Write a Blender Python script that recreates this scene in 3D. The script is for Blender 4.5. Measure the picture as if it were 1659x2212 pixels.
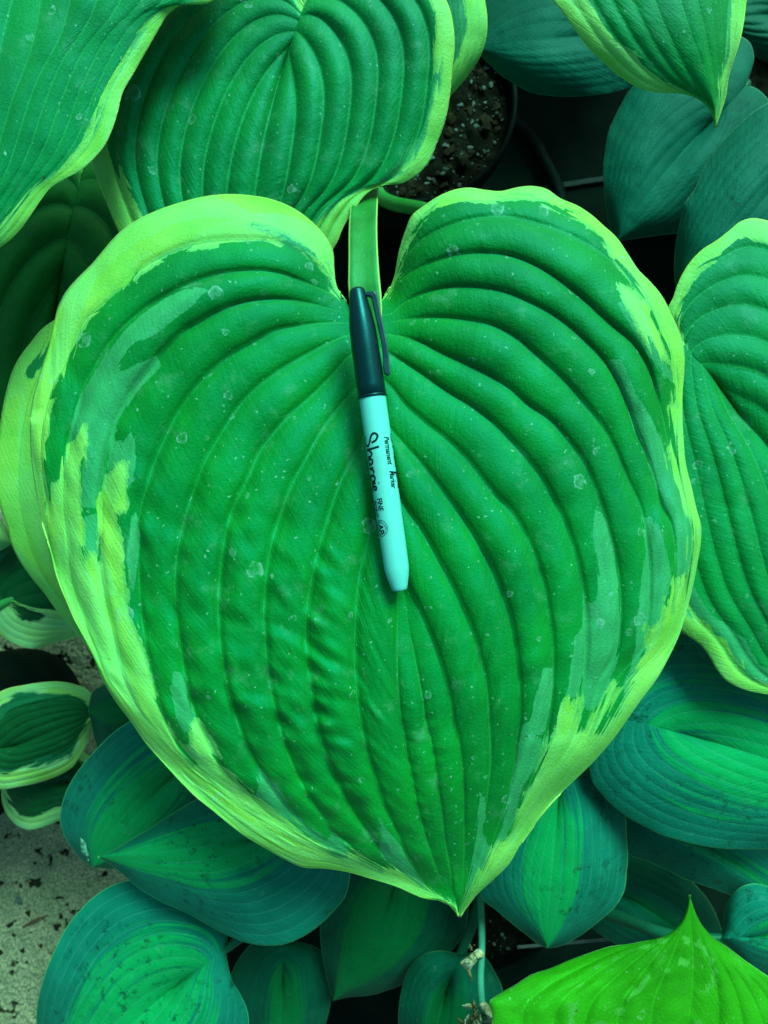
import bpy, math, random
import numpy as np
from mathutils import Matrix, Vector
random.seed(7); rng = np.random.default_rng(7)
for o in list(bpy.data.objects): bpy.data.objects.remove(o)
SC = bpy.context.scene; COL = SC.collection
R = math.radians

# ------------------------------------------------------------------ camera, sky, sun, exposure
HC = 0.78                              # camera height above the concrete (m), looking straight down
FPX = 1106 / math.tan(R(33))           # focal length in photo units (photo read on a 1659 x 2212 grid)
cam = bpy.data.cameras.new('camera'); cam_o = bpy.data.objects.new('camera', cam); COL.objects.link(cam_o)
cam_o.location = (0, 0, HC); cam.sensor_fit = 'VERTICAL'; cam.sensor_height = 36
cam.lens = 18 / math.tan(R(33)); cam.clip_start = 0.01; cam.clip_end = 100
cam.dof.use_dof = True; cam.dof.focus_distance = 0.362; cam.dof.aperture_fstop = cam.lens / 1.7
SC.camera = cam_o
SUN_EL, SUN_AZ = R(44), R(24)          # azimuth measured clockwise from +Y (top of the picture)
w = bpy.data.worlds.new('World'); SC.world = w; w.use_nodes = True
nt = w.node_tree; bg = nt.nodes['Background']; sky = nt.nodes.new('ShaderNodeTexSky')
sky.sky_type = 'NISHITA'; sky.sun_disc = False; sky.sun_elevation = SUN_EL; sky.sun_rotation = SUN_AZ
sky.air_density = 1.0; sky.dust_density = 5.0
nt.links.new(sky.outputs[0], bg.inputs[0]); bg.inputs[1].default_value = 0.07
sd = bpy.data.lights.new('sun', 'SUN'); sd.energy = 2.5; sd.angle = R(24); sd.color = (1, 0.97, 0.92)
so = bpy.data.objects.new('sun', sd); COL.objects.link(so)
sdir = Vector((math.sin(SUN_AZ)*math.cos(SUN_EL), math.cos(SUN_AZ)*math.cos(SUN_EL), math.sin(SUN_EL)))
so.rotation_euler = sdir.to_track_quat('Z', 'Y').to_euler(); so.location = (0.5, 1, 2)
SC.view_settings.view_transform = 'Standard'; SC.view_settings.look = 'None'
SC.view_settings.gamma = 1; SC.view_settings.exposure = 1.02
SC.render.engine = 'CYCLES'; SC.cycles.max_bounces = 6; SC.cycles.diffuse_bounces = 3; SC.cycles.glossy_bounces = 2; SC.cycles.transmission_bounces = 3

# ------------------------------------------------------------------ helpers
def unproj(px, py, d):
    """photo position (1659 grid) at depth d below the camera -> world"""
    px = np.asarray(px, float); py = np.asarray(py, float); d = np.asarray(d, float)
    return np.stack([(px-829.5)/FPX*d, (1106-py)/FPX*d, HC-d+0*px], -1)
def P(px, py, d): return Vector(unproj(px, py, d).tolist())
def cr(pts, n, dense=24):
    """smooth curve through pts, n samples evenly along its length"""
    p = np.asarray(pts, float); m = len(p)
    if m == 2: return p[0]+(p[1]-p[0])*np.linspace(0, 1, n)[:, None]
    q = np.vstack([2*p[0]-p[1], p, 2*p[-1]-p[-2]])
    out = []
    for i in range(m-1):
        a, b, c, d = q[i:i+4]
        # centripetal-ish tangents
        lb = np.linalg.norm(c-b)+1e-9; la = np.linalg.norm(b-a)+1e-9; lc = np.linalg.norm(d-c)+1e-9
        t1 = ((b-a)/la*lb + (c-b)/lb*la)/(la+lb)*lb
        t2 = ((c-b)/lb*lc + (d-c)/lc*lb)/(lb+lc)*lb
        t = np.linspace(0, 1, dense, endpoint=False)[:, None]
        out.append((2*t**3-3*t**2+1)*b+(t**3-2*t**2+t)*t1+(-2*t**3+3*t**2)*c+(t**3-t**2)*t2)
    c = np.vstack(out+[p[-1:]])
    s = np.r_[0, np.cumsum(np.linalg.norm(np.diff(c, axis=0), axis=1))]
    k = np.linspace(0, s[-1], n)
    return np.stack([np.interp(k, s, c[:, j]) for j in range(c.shape[1])], -1)
def vnoise(x, y, seed=0):
    """smooth value noise, about -1..1"""
    xi = np.floor(x).astype(np.int64); yi = np.floor(y).astype(np.int64); fx = x-xi; fy = y-yi
    fx = fx*fx*(3-2*fx); fy = fy*fy*(3-2*fy)
    def h(a, b):
        n = (a*374761393+b*668265263+seed*1442695041) & 0x7fffffff
        n = ((n ^ (n >> 13))*1274126177) & 0x7fffffff
        return ((n ^ (n >> 16)) & 0xffff)/32767.5-1
    return (h(xi, yi)*(1-fx)+h(xi+1, yi)*fx)*(1-fy)+(h(xi, yi+1)*(1-fx)+h(xi+1, yi+1)*fx)*fy
def fbm(x, y, seed=0, oc=4):
    return sum(vnoise(x*2**i, y*2**i, seed+i)*0.5**i for i in range(oc))
def sdpoly(pt, poly):
    """signed distance of points to a polygon, negative inside"""
    v = np.asarray(poly, float); d = np.full(len(pt), 1e9); ins = np.zeros(len(pt), bool)
    for a, b in zip(v, np.roll(v, -1, 0)):
        e = b-a; wv = pt-a; t = np.clip((wv@e)/(e@e+1e-9), 0, 1)
        d = np.minimum(d, ((wv-t[:, None]*e)**2).sum(1))
        c = ((a[1] <= pt[:, 1]) != (b[1] <= pt[:, 1]))
        with np.errstate(divide='ignore', invalid='ignore'):
            xx = a[0]+(pt[:, 1]-a[1])*e[0]/(e[1] if e[1] else 1e-9)
        ins ^= c & (pt[:, 0] < xx)
    d = np.sqrt(d); return np.where(ins, -d, d)
def sstep(a, b, x):
    t = np.clip((x-a)/(b-a), 0, 1); return t*t*(3-2*t)

def mkobj(name, me, mat=None, parent=None, origin=None):
    o = bpy.data.objects.new(name, me); COL.objects.link(o)
    if mat is not None and not me.materials: me.materials.append(mat)
    if parent is not None: o.parent = parent; o.matrix_parent_inverse = ROOTINV(parent)
    return o
def ROOTINV(p):
    # empties stand at their thing's base; every mesh is built in world coordinates
    return Matrix.Translation(p.location).inverted() if p.type == 'EMPTY' else Matrix.Identity(4)
def tag(o, label=None, cat=None, group=None, kind=None):
    if label: o['label'] = label
    if cat: o['category'] = cat
    if group: o['group'] = group
    if kind: o['kind'] = kind
    return o
def empty(name, loc, label, cat, group=None):
    e = bpy.data.objects.new(name, None); e.location = loc; e.empty_display_size = 0.02; COL.objects.link(e)
    return tag(e, label, cat, group)
def mesh(name, verts, faces, smooth=True):
    me = bpy.data.meshes.new(name); me.from_pydata([tuple(v) for v in np.asarray(verts)], [], [tuple(f) for f in faces])
    if smooth: me.polygons.foreach_set('use_smooth', [True]*len(me.polygons))
    me.update(); return me
def gridmesh(name, V, flip=False):
    """V: (nu, nv, 3) -> mesh quickly"""
    nu, nv = V.shape[:2]; idx = np.arange(nu*nv).reshape(nu, nv)
    f = np.stack([idx[:-1, :-1], idx[:-1, 1:], idx[1:, 1:], idx[1:, :-1]], -1).reshape(-1, 4)
    if flip: f = f[:, ::-1]
    me = bpy.data.meshes.new(name); me.vertices.add(nu*nv); me.vertices.foreach_set('co', V.reshape(-1).astype(np.float32))
    me.loops.add(f.size); me.loops.foreach_set('vertex_index', f.reshape(-1).astype(np.int32))
    me.polygons.add(len(f)); me.polygons.foreach_set('loop_start', np.arange(0, f.size, 4, dtype=np.int32))
    me.polygons.foreach_set('use_smooth', np.ones(len(f), bool)); me.update(calc_edges=True); me.validate(); return me, f
def attr(me, name, val):
    a = me.attributes.new(name, 'FLOAT', 'POINT'); a.data.foreach_set('value', np.asarray(val, np.float32).reshape(-1))
def tube(name, pts, rad, mat, parent=None, seg=12, flat=1.0, caps=True, bump=0.0):
    pts = np.asarray([tuple(p) for p in pts], float); n = len(pts); rad = np.broadcast_to(np.asarray(rad, float), (n,))
    tang = np.gradient(pts, axis=0); tang /= np.linalg.norm(tang, axis=1)[:, None]+1e-12
    up = np.array([0.31, 0.22, 0.92]); V = []
    for i in range(n):
        a = np.cross(tang[i], up); a /= np.linalg.norm(a)+1e-9; b = np.cross(a, tang[i])
        for k in range(seg):
            t = 2*math.pi*k/seg; r = rad[i]*(1+bump*vnoise(np.array([i*0.7]), np.array([k*0.9]), 3)[0])
            V.append(pts[i]+r*(a*math.cos(t)+b*math.sin(t)*flat))
    F = [(i*seg+k, i*seg+(k+1) % seg, (i+1)*seg+(k+1) % seg, (i+1)*seg+k) for i in range(n-1) for k in range(seg)]
    if caps: F += [tuple(range(seg))[::-1], tuple((n-1)*seg+k for k in range(seg))]
    return mkobj(name, mesh(name, V, F), mat, parent)
def lathe(name, prof, mat, parent=None, center=(0, 0, 0), seg=64, axis=None):
    """prof: list of (r, h) along axis (default +Z)"""
    V = []; n = len(prof)
    for r_, h in prof:
        for k in range(seg):
            t = 2*math.pi*k/seg; V.append(Vector((r_*math.cos(t), r_*math.sin(t), h)))
    M = axis if axis is not None else Matrix.Translation(Vector(center))
    V = [M @ v for v in V]
    F = [(i*seg+k, i*seg+(k+1) % seg, (i+1)*seg+(k+1) % seg, (i+1)*seg+k) for i in range(n-1) for k in range(seg)]
    return mkobj(name, mesh(name, V, F), mat, parent)

# ------------------------------------------------------------------ materials
class NB:
    """tiny node builder"""
    def __init__(s, name):
        s.m = bpy.data.materials.new(name); s.m.use_nodes = True; s.t = s.m.node_tree; s.t.nodes.clear()
        s.out = s.t.nodes.new('ShaderNodeOutputMaterial')
    def n(s, typ, **kw):
        nd = s.t.nodes.new(typ)
        for k, v in kw.items(): setattr(nd, k, v)
        return nd
    def l(s, a, b): s.t.links.new(a, b)
    def put(s, sock, v):
        if hasattr(v, 'is_output') or isinstance(v, bpy.types.NodeSocket): s.l(v, sock)
        else: sock.default_value = v
    def math(s, op, a, b=0.0, c=None, clamp=False):
        nd = s.n('ShaderNodeMath', operation=op, use_clamp=clamp); s.put(nd.inputs[0], a); s.put(nd.inputs[1], b)
        if c is not None: s.put(nd.inputs[2], c)
        return nd.outputs[0]
    def mix(s, f, a, b, blend='MIX'):
        nd = s.n('ShaderNodeMix', data_type='RGBA', blend_type=blend); s.put(nd.inputs[0], f)
        for i, v in ((6, a), (7, b)): s.put(nd.inputs[i], (*v, 1) if isinstance(v, tuple) and len(v) == 3 else v)
        return nd.outputs[2]
    def rng(s, v, a, b, c=0.0, d=1.0, smooth=True):
        nd = s.n('ShaderNodeMapRange', interpolation_type='SMOOTHSTEP' if smooth else 'LINEAR')
        s.put(nd.inputs[0], v)
        for i, x in enumerate((a, b, c, d)): s.put(nd.inputs[i+1], x)
        return nd.outputs[0]
    def attr(s, name): return s.n('ShaderNodeAttribute', attribute_name=name).outputs['Fac']
    def coord(s, kind='Object', scale=(1, 1, 1), loc=(0, 0, 0)):
        tc = s.n('ShaderNodeTexCoord'); mp = s.n('ShaderNodeMapping'); s.l(tc.outputs[kind], mp.inputs[0])
        mp.inputs['Scale'].default_value = scale; mp.inputs['Location'].default_value = loc; return mp.outputs[0]
    def noise(s, vec, scale, detail=3, rough=0.55, out='Fac'):
        nd = s.n('ShaderNodeTexNoise'); s.l(vec, nd.inputs['Vector']); nd.inputs['Scale'].default_value = scale
        nd.inputs['Detail'].default_value = detail; nd.inputs['Roughness'].default_value = rough; return nd.outputs[out]
    def vor(s, vec, scale, feature='F1'):
        nd = s.n('ShaderNodeTexVoronoi', feature=feature); s.l(vec, nd.inputs['Vector']); nd.inputs['Scale'].default_value = scale; return nd
    def bump(s, h, dist, strength=1.0, prev=None):
        nd = s.n('ShaderNodeBump'); s.put(nd.inputs['Height'], h); nd.inputs['Distance'].default_value = dist
        nd.inputs['Strength'].default_value = strength
        if prev is not None: s.l(prev, nd.inputs['Normal'])
        return nd.outputs[0]
    def bsdf(s, col, rough, spec=0.5, tint=None, normal=None, **kw):
        b = s.n('ShaderNodeBsdfPrincipled'); s.put(b.inputs['Base Color'], (*col, 1) if isinstance(col, tuple) else col)
        s.put(b.inputs['Roughness'], rough); s.put(b.inputs['Specular IOR Level'], spec)
        if tint: b.inputs['Specular Tint'].default_value = (*tint, 1)
        if normal is not None: s.l(normal, b.inputs['Normal'])
        for k, v in kw.items(): s.put(b.inputs[k], v)
        return b

def warp(nb, vec, scale, amt):
    nz = nb.n('ShaderNodeTexNoise'); nb.l(vec, nz.inputs['Vector']); nz.inputs['Scale'].default_value = scale; nz.inputs['Detail'].default_value = 2
    sub = nb.n('ShaderNodeVectorMath', operation='SUBTRACT'); nb.l(nz.outputs['Color'], sub.inputs[0]); sub.inputs[1].default_value = (.5, .5, .5)
    sc = nb.n('ShaderNodeVectorMath', operation='SCALE'); nb.l(sub.outputs[0], sc.inputs[0]); sc.inputs['Scale'].default_value = amt
    ad = nb.n('ShaderNodeVectorMath', operation='ADD'); nb.l(vec, ad.inputs[0]); nb.l(sc.outputs[0], ad.inputs[1]); return ad.outputs[0]

def spots(nb, vec, seed, density=0.45, big=85.0):
    """dried water marks: rings with a faint filled middle, plus fine specks; returns 0..1"""
    mp = nb.n('ShaderNodeMapping'); nb.l(vec, mp.inputs[0]); mp.inputs['Location'].default_value = (seed*0.37, seed*0.19, seed*0.11)
    v0 = mp.outputs[0]; vw = warp(nb, v0, 330, 0.0035)
    tot = None; brk = nb.rng(nb.noise(v0, 330, 2), 0.36, 0.6)
    for scale, dens, a in ((big, density, 0.6), (big*2.3, density*0.8, 0.55)):
        vo = nb.vor(vw, scale); sep = nb.n('ShaderNodeSeparateColor'); nb.l(vo.outputs['Color'], sep.inputs[0])
        rad = nb.math('MULTIPLY_ADD', nb.math('POWER', sep.outputs[1], 2.0), 0.17, 0.05)
        rel = nb.math('DIVIDE', vo.outputs['Distance'], rad)
        ring = nb.math('MULTIPLY', nb.rng(rel, 0.74, 0.94), nb.rng(rel, 1.08, 0.97))
        fill = nb.math('MULTIPLY', nb.rng(rel, 1.05, 0.95), 0.42)
        on = nb.math('LESS_THAN', sep.outputs[0], dens)
        s_ = nb.math('MULTIPLY', nb.math('ADD', nb.math('MULTIPLY', ring, 0.75), fill), on)
        s_ = nb.math('MULTIPLY', nb.math('MULTIPLY', s_, brk), a)
        tot = s_ if tot is None else nb.math('MAXIMUM', tot, s_)
    fine = nb.vor(vw, 330); sp = nb.n('ShaderNodeSeparateColor'); nb.l(fine.outputs['Color'], sp.inputs[0])
    f = nb.math('MULTIPLY', nb.rng(fine.outputs['Distance'], 0.2, 0.11), nb.math('LESS_THAN', sp.outputs[0], 0.32))
    return nb.math('MAXIMUM', tot, nb.math('MULTIPLY', f, nb.math('MULTIPLY', sp.outputs[1], 0.8)))

def leaf_mat(name, deep, pale, margin, seed, spot=0.5, rough=0.62, mark=(0.10, 0.50, 0.33), veinc=None, spec=0.7,
             tint=(0.0, 0.4, 0.8), jag=5.0, streak=0.0, dirt=0.0, transl=0.12, varieg=True, ribs=1.0, spotbig=58.0, vline=0.42):
    """attributes (mm): edge = distance inside the pale margin (<0 margin), blot = paler patches (<0), vein = distance to a vein
       UV map: x along the vein (m), y across (m)"""
    nb = NB(name); obj = nb.coord('Object'); uv = nb.n('ShaderNodeUVMap', uv_map='veins').outputs[0]
    def uvm(sx, sy, lx=0.0):
        mp = nb.n('ShaderNodeMapping'); nb.l(uv, mp.inputs[0]); mp.inputs['Scale'].default_value = (sx, sy, 1)
        mp.inputs['Location'].default_value = (seed*1.7+lx, seed*0.9, seed); return mp.outputs[0]
    big = nb.noise(obj, 26, 2)
    base = nb.mix(nb.rng(big, 0.3, 0.7), deep, tuple(c*0.72 for c in deep))
    st = nb.noise(uvm(90, 700), 1.0, 3)                     # fibres along the veins
    base = nb.mix(nb.math('MULTIPLY', nb.rng(st, 0.35, 0.75), 0.12), base, tuple(min(1, c*1.35+0.01) for c in deep))
    if varieg:
        # ragged boundaries: long steps along the veins, small teeth across them
        s1 = nb.vor(uvm(75, 420), 1.0); q = nb.n('ShaderNodeSeparateColor'); nb.l(s1.outputs['Color'], q.inputs[0])
        j = nb.math('MULTIPLY', nb.math('SUBTRACT', q.outputs[0], 0.5), jag)
        j2 = nb.math('MULTIPLY', nb.math('SUBTRACT', nb.noise(uvm(420, 900, 3), 1.0, 3, 0.7), 0.5), jag*0.9)
        e = nb.math('ADD', nb.attr('edge'), nb.math('ADD', j, j2))
        b = nb.math('ADD', nb.attr('blot'), nb.math('MULTIPLY', nb.math('ADD', j, j2), 0.45))
        pv = nb.mix(nb.rng(nb.noise(uvm(40, 260, 7), 1.0, 2), 0.35, 0.65), pale, tuple(c*0.82 for c in pale))
        base = nb.mix(nb.rng(b, 0.25, -0.25), base, pv)
        mv = nb.mix(nb.rng(nb.noise(obj, 40, 4), 0.35, 0.68), margin, (margin[0]*0.66, margin[1]*0.88, margin[2]*0.6))
        s3 = nb.vor(uvm(30, 200, 9), 1.0); q3 = nb.n('ShaderNodeSeparateColor'); nb.l(s3.outputs['Color'], q3.inputs[0])
        mv = nb.mix(nb.math('MULTIPLY', q3.outputs[1], 0.65), mv, (margin[0]*0.75, margin[1]*1.05, margin[2]*2.8))
        half = nb.mix(0.45, mv, pv)
        base = nb.mix(nb.rng(e, 1.4, 1.1), base, half)
        base = nb.mix(nb.rng(e, 0.2, -0.2), base, mv)
    else:
        j = nb.math('MULTIPLY', nb.math('SUBTRACT', nb.noise(uvm(14, 420), 1.0, 4, 0.6), 0.5), jag*2.6)
        b = nb.math('ADD', nb.attr('blot'), j)
        base = nb.mix(nb.math('MULTIPLY', nb.rng(b, 5.0, -6.0), streak), base, pale)
    v = nb.attr('vein')
    vc = veinc or tuple(min(1, c*1.5+0.012) for c in deep)
    base = nb.mix(nb.math('MULTIPLY', nb.rng(v, 0.5, 0.1), nb.math('MULTIPLY', nb.rng(nb.attr('wide'), 1.5, 7.0), vline)), base, vc)
    sm = nb.math('MULTIPLY', spots(nb, obj, seed, 0.5, spotbig), spot)
    film = nb.math('MULTIPLY', nb.rng(nb.noise(obj, 75, 3, 0.65), 0.55, 0.8), spot*0.2)
    base = nb.mix(nb.math('MAXIMUM', sm, film), base, mark)
    if dirt:
        dn = nb.math('MULTIPLY', nb.rng(nb.noise(obj, 150, 4, 0.75), 0.52, 0.66), nb.rng(nb.noise(obj, 22, 2), 0.45, 0.65))
        base = nb.mix(nb.math('MULTIPLY', dn, dirt), base, (0.002, 0.035, 0.018))
    base = nb.mix(nb.math('MULTIPLY', nb.rng(nb.attr('rim'), 0.75, 0.25), 0.55), base, tuple(min(0.8, c*1.8+0.06) for c in (margin if varieg else pale)))  # lit leaf edge painted into the colour as a thin pale line
    dk = nb.vor(warp(nb, obj, 300, 0.002), 95); dq = nb.n('ShaderNodeSeparateColor'); nb.l(dk.outputs['Color'], dq.inputs[0])
    dkm = nb.math('MULTIPLY', nb.rng(dk.outputs['Distance'], 0.08, 0.045), nb.math('LESS_THAN', dq.outputs[0], 0.08))
    base = nb.mix(nb.math('MULTIPLY', dkm, 0.7), base, (0.02, 0.05, 0.01))
    # relief: fine wrinkles running across between the veins, pores
    wr = nb.noise(uvm(420, 60), 1.0, 1, 0.6)
    hh = nb.math('ADD', nb.math('MULTIPLY', wr, 0.00032*ribs), nb.math('MULTIPLY', nb.noise(obj, 700, 2, 0.75), 0.00042))
    n1 = nb.bump(hh, 1.0, 0.8)
    rg = nb.math('ADD', nb.math('MULTIPLY', big, 0.2), rough-0.1)
    bs = nb.bsdf(base, rg, spec, tint, n1)
    tr = nb.n('ShaderNodeBsdfTranslucent'); nb.l(nb.mix(1.0, base, (0.8, 1.0, 0.35), 'MULTIPLY'), tr.inputs[0]); nb.l(n1, tr.inputs[1])
    mx = nb.n('ShaderNodeMixShader'); mx.inputs[0].default_value = transl; nb.l(bs.outputs[0], mx.inputs[1]); nb.l(tr.outputs[0], mx.inputs[2])
    nb.l(mx.outputs[0], nb.out.inputs[0]); return nb.m

def simple_mat(name, col, col2=None, rough=0.5, spec=0.4, tint=(0.3, 0.9, 0.8), scale=60, bump=0.0004, bscale=300):
    nb = NB(name); o = nb.coord('Object')
    c = nb.mix(nb.rng(nb.noise(o, scale, 4), 0.35, 0.68), col, col2 or tuple(x*0.7 for x in col))
    nm = nb.bump(nb.noise(o, bscale, 4, 0.65), bump, 0.7)
    rg = nb.math('ADD', nb.math('MULTIPLY', nb.noise(o, scale*2, 3), 0.2), rough-0.1)
    b = nb.bsdf(c, rg, spec, tint, nm); nb.l(b.outputs[0], nb.out.inputs[0]); return nb.m

# ------------------------------------------------------------------ leaf builder
def build_leaf(curves, fs, d0, shape, mat, parent, rows, sub, relief=0.2, seed=0, edge_fn=None, blot_fn=None,
               label=None, pucker=0.0, thick=0.0007, sharp=0.85, rim=0.5, narrow=(0.0008, 0.004), bfade=0.16):
    """curves: (nc, rows, 2) photo positions of margins and veins, left margin first; fs: signed -1..1 position of each
       shape(px, py, f, u) -> extra depth (m)"""
    C = np.asarray(curves); nc = len(C); u = np.linspace(0, 1, rows); cols = []; F = []; T = []
    K = [k for k in range(nc-1) for _ in range(sub)] + [nc-2]
    TT = [i/sub for _ in range(nc-1) for i in range(sub)] + [1.0]
    K = np.array(K); TT = np.array(TT)
    # smooth interpolation across the veins
    t = TT[:, None, None]; a = C[np.maximum(K-1, 0)]; b = C[K]; c = C[K+1]; d = C[np.minimum(K+2, nc-1)]
    lin = b*(1-t)+c*t
    hm = (2*t**3-3*t**2+1)*b+(t**3-2*t**2+t)*(c-a)/2+(-2*t**3+3*t**2)*c+(t**3-t**2)*(d-b)/2
    inner = ((K > 0) & (K < nc-2))[:, None, None]
    XY = np.where(inner, lin*0.5+hm*0.5, lin)                    # (ncols, rows, 2)
    fs = np.asarray(fs, float); f = fs[K]*(1-TT)+fs[K+1]*TT
    Fg = np.repeat(f[:, None], rows, 1); U = np.repeat(u[None], len(f), 0)
    px, py = XY[..., 0], XY[..., 1]
    tg_ = np.gradient((C[K]+C[K+1])/2, axis=1); tg_ /= np.linalg.norm(tg_, axis=2)[..., None]+1e-9; df_ = C[K+1]-C[K]
    wpx = np.abs(df_[..., 0]*tg_[..., 1]-df_[..., 1]*tg_[..., 0]); mpp = d0/FPX        # width across the veins
    wm = wpx*mpp                                                 # local strip width in m
    S = np.abs(np.sin(np.pi*TT))[:, None]**sharp
    edgew = 1-rim*sstep(0.78, 1.0, np.abs(Fg))
    am = relief*(1+0.35*vnoise(K[:, None]*1.7+0*U, U*3.1, seed+3))
    h = am*np.minimum(wm, 0.026)*S*edgew*sstep(narrow[0], narrow[1], wm)*(1-0.75*np.exp(-(U/bfade)**2)*np.exp(-(Fg/0.7)**2))
    # puckers crossing the strip beside each vein
    s_len = np.linalg.norm(np.diff(C.mean(0), axis=0), axis=1).sum()*mpp
    al = U*s_len
    if pucker:
        pk = vnoise(al/0.0058+K[:, None]*13.7, TT[:, None]*1.3+0*U, seed+9)*np.exp(-((TT[:, None]-0.17)/0.2)**2)
        pk += 0.45*vnoise(al/0.006+K[:, None]*5.1, TT[:, None]*2.0+0*U, seed+19)
        h = h+pucker*pk*np.where(Fg < -0.185, 1.0, 0.3)*np.minimum(wm, 0.02)/0.02*sstep(0.1, 0.45, U)
    h = h+0.0006*fbm(px*mpp/0.02, py*mpp/0.02, seed+30, 3)
    D = d0+shape(px, py, Fg, U)-h
    V = unproj(px, py, D)
    me, fc = gridmesh('leaf', V)
    # uv: metres along and across
    seg = np.linalg.norm(np.diff(V, axis=1), axis=2); along = np.concatenate([np.zeros((len(f), 1)), np.cumsum(seg, 1)], 1)
    across = np.repeat((K+TT)[:, None]*np.median(wm), rows, 1)          # constant along each vein
    uvl = me.uv_layers.new(name='veins'); uvv = np.stack([along, across], -1).reshape(-1, 2)
    uvl.data.foreach_set('uv', uvv[fc.reshape(-1)].reshape(-1).astype(np.float32))
    pts = np.stack([px.ravel(), py.ravel()], -1)
    marg = np.minimum(np.linalg.norm(XY-C[0][None], axis=2), np.linalg.norm(XY-C[-1][None], axis=2))*mpp*1000
    attr(me, 'rim', marg); attr(me, 'wide', wm*1000)
    attr(me, 'vein', np.minimum(TT, 1-TT)[:, None]*wm*1000)
    attr(me, 'edge', (edge_fn(pts, Fg.ravel(), U.ravel(), marg.ravel()) if edge_fn else np.full(len(pts), 50.)))
    attr(me, 'blot', (blot_fn(pts, Fg.ravel(), U.ravel(), marg.ravel()) if blot_fn else np.full(len(pts), 50.)))
    o = mkobj('leaf', me, mat, parent)
    md = o.modifiers.new('thickness', 'SOLIDIFY'); md.thickness = thick; md.offset = -1; md.use_even_offset = False
    if label: o['label'] = label
    me.update()
    # make sure the top faces the camera
    nz = np.zeros(len(me.polygons)*3, np.float32); me.polygons.foreach_get('normal', nz)
    if nz[2::3].mean() < 0: me.flip_normals()
    return o, V, D

def gen_curves(base, tip, mid, left, right, nv, rows, smax=0.3, b2=None):
    """veins between a midrib and two margins"""
    M = cr([base]+mid+[tip], 600)
    L = cr([base]+left+[tip], rows); Rr = cr([b2 or base]+right+[tip], rows); u = np.linspace(0, 1, rows); out = []; fs = []
    def midat(s):
        return np.stack([np.interp(s, np.linspace(0, 1, 600), M[:, j]) for j in range(2)], -1)
    for side, G in ((-1, L), (1, Rr)):
        cs = []; pad = rows//5; ker = np.hanning(pad)/np.hanning(pad).sum()
        Gp = np.vstack([2*G[0]-G[pad:0:-1], G, 2*G[-1]-G[-2:-pad-2:-1]])
        Gs = np.stack([np.convolve(Gp[:, j], ker, 'same') for j in (0, 1)], -1)[pad:pad+rows]
        for k in range(nv, 0, -1):
            f = k/nv; g = f**0.92; s0 = smax*(1-f)**1.3
            cs.append(((1-g)*midat(s0+(1-s0)*u)+g*(Gs+(G-Gs)*f**5), side*f))
        if side < 0: out += [c[0] for c in cs]; fs += [c[1] for c in cs]; out.append(midat(smax+(1-smax)*u)); fs.append(0.0)
        else: out += [c[0] for c in cs[::-1]]; fs += [c[1] for c in cs[::-1]]
    return np.array(out), fs

def leaf(plant, crown, d0, base, tip, mid, left, right, mat, nv=7, rows=150, sub=8, relief=0.2, droop=0.012, tipd=0.012,
         chan=0.004, gx=0.0, gy=0.0, wave=0.003, wk=2.3, seed=0, label=None, edge_fn=None, blot_fn=None, smax=0.3, petmat=None,
         petr=0.004, back=0.05, pucker=0.0, b2=None, sharp=0.85, pet=True, rim=0.5, path=None):
    C, fs = gen_curves(base, tip, mid, left, right, nv, rows, smax, b2)
    cx, cy = C[..., 0].mean(), C[..., 1].mean()
    def shape(px, py, f, u):
        a = np.abs(f)
        return (droop*a**2.2+tipd*u**3-0.004*np.sin(np.pi*np.clip(u, 0, 1))+chan*np.exp(-(a/0.18)**2)*(1-u)
                + gx*(px-cx)/1000+gy*(py-cy)/1000+wave*a**4*np.sin(wk*6.283*u+seed*1.3+np.sign(f)))
    o, V, D = build_leaf(C, fs, d0, shape, mat, plant, rows, sub, relief, seed, edge_fn, blot_fn, label, pucker, sharp=sharp, rim=rim)
    if pet:
        im = np.argmin(np.abs(np.array([f for f in fs])))*sub
        p0 = Vector(V[im, 0].tolist()); M = cr([base]+mid+[tip], 60)
        dd = Vector((M[0, 0]-M[4, 0], -(M[0, 1]-M[4, 1]), 0)).normalized()
        pb = P(base[0], base[1], d0+0.004+shape(np.array(base[0]*1.), np.array(base[1]*1.), np.array(0.), np.array(0.)))
        c = Vector(crown)
        p_in = pb-dd*0.025+Vector((0, 0, -0.002))
        pts = cr([p_in, pb+Vector((0, 0, -0.001)), pb+dd*back*0.5+Vector((0, 0, -0.006)), pb+dd*back+Vector((0, 0, -0.03)),
                  (pb+dd*back)*0.35+c*0.65+Vector((0, 0, -0.01)), c], 30)
        if path: pts = cr([p_in, pb+Vector((0, 0, -0.001))]+[P(*q) for q in path]+[c], 30)
        pts = [Vector(p) for p in pts]
        r_ = np.interp(np.arange(30), [0, 4, 10, 29], [petr*0.35, petr*0.8, petr, petr*1.25])
        t_ = tube('petiole', pts, r_, petmat or mat, o, 10)
    return o

# ------------------------------------------------------------------ colours
YEL = (0.125, 0.62, 0.055); GRN = (0.0010, 0.235, 0.008); PAL = (0.018, 0.35, 0.085)
m_main = leaf_mat('leaf_broad', GRN, PAL, YEL, 1, spot=0.9, spotbig=48, jag=3.6)
m_var = leaf_mat('leaf_margined', (0.0012, 0.245, 0.018), PAL, YEL, 2, spot=0.9, spotbig=46)
m_varT = leaf_mat('leaf_margined_wet', (0.0012, 0.25, 0.03), PAL, YEL, 4, spot=1.0, spotbig=40)
m_chart = leaf_mat('leaf_chartreuse', (0.004, 0.2, 0.03), (0.012, 0.27, 0.07), (0.10, 0.54, 0.045), 5, spot=0.2, spec=0.5)
m_dark = leaf_mat('leaf_deep', (0.004, 0.17, 0.02), (0.006, 0.2, 0.03), YEL, 6, vline=0.6, veinc=(0.03, 0.26, 0.09), spot=0.2, spec=0.3, tint=(0.1, 0.7, 0.4), ribs=0.7)
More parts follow.
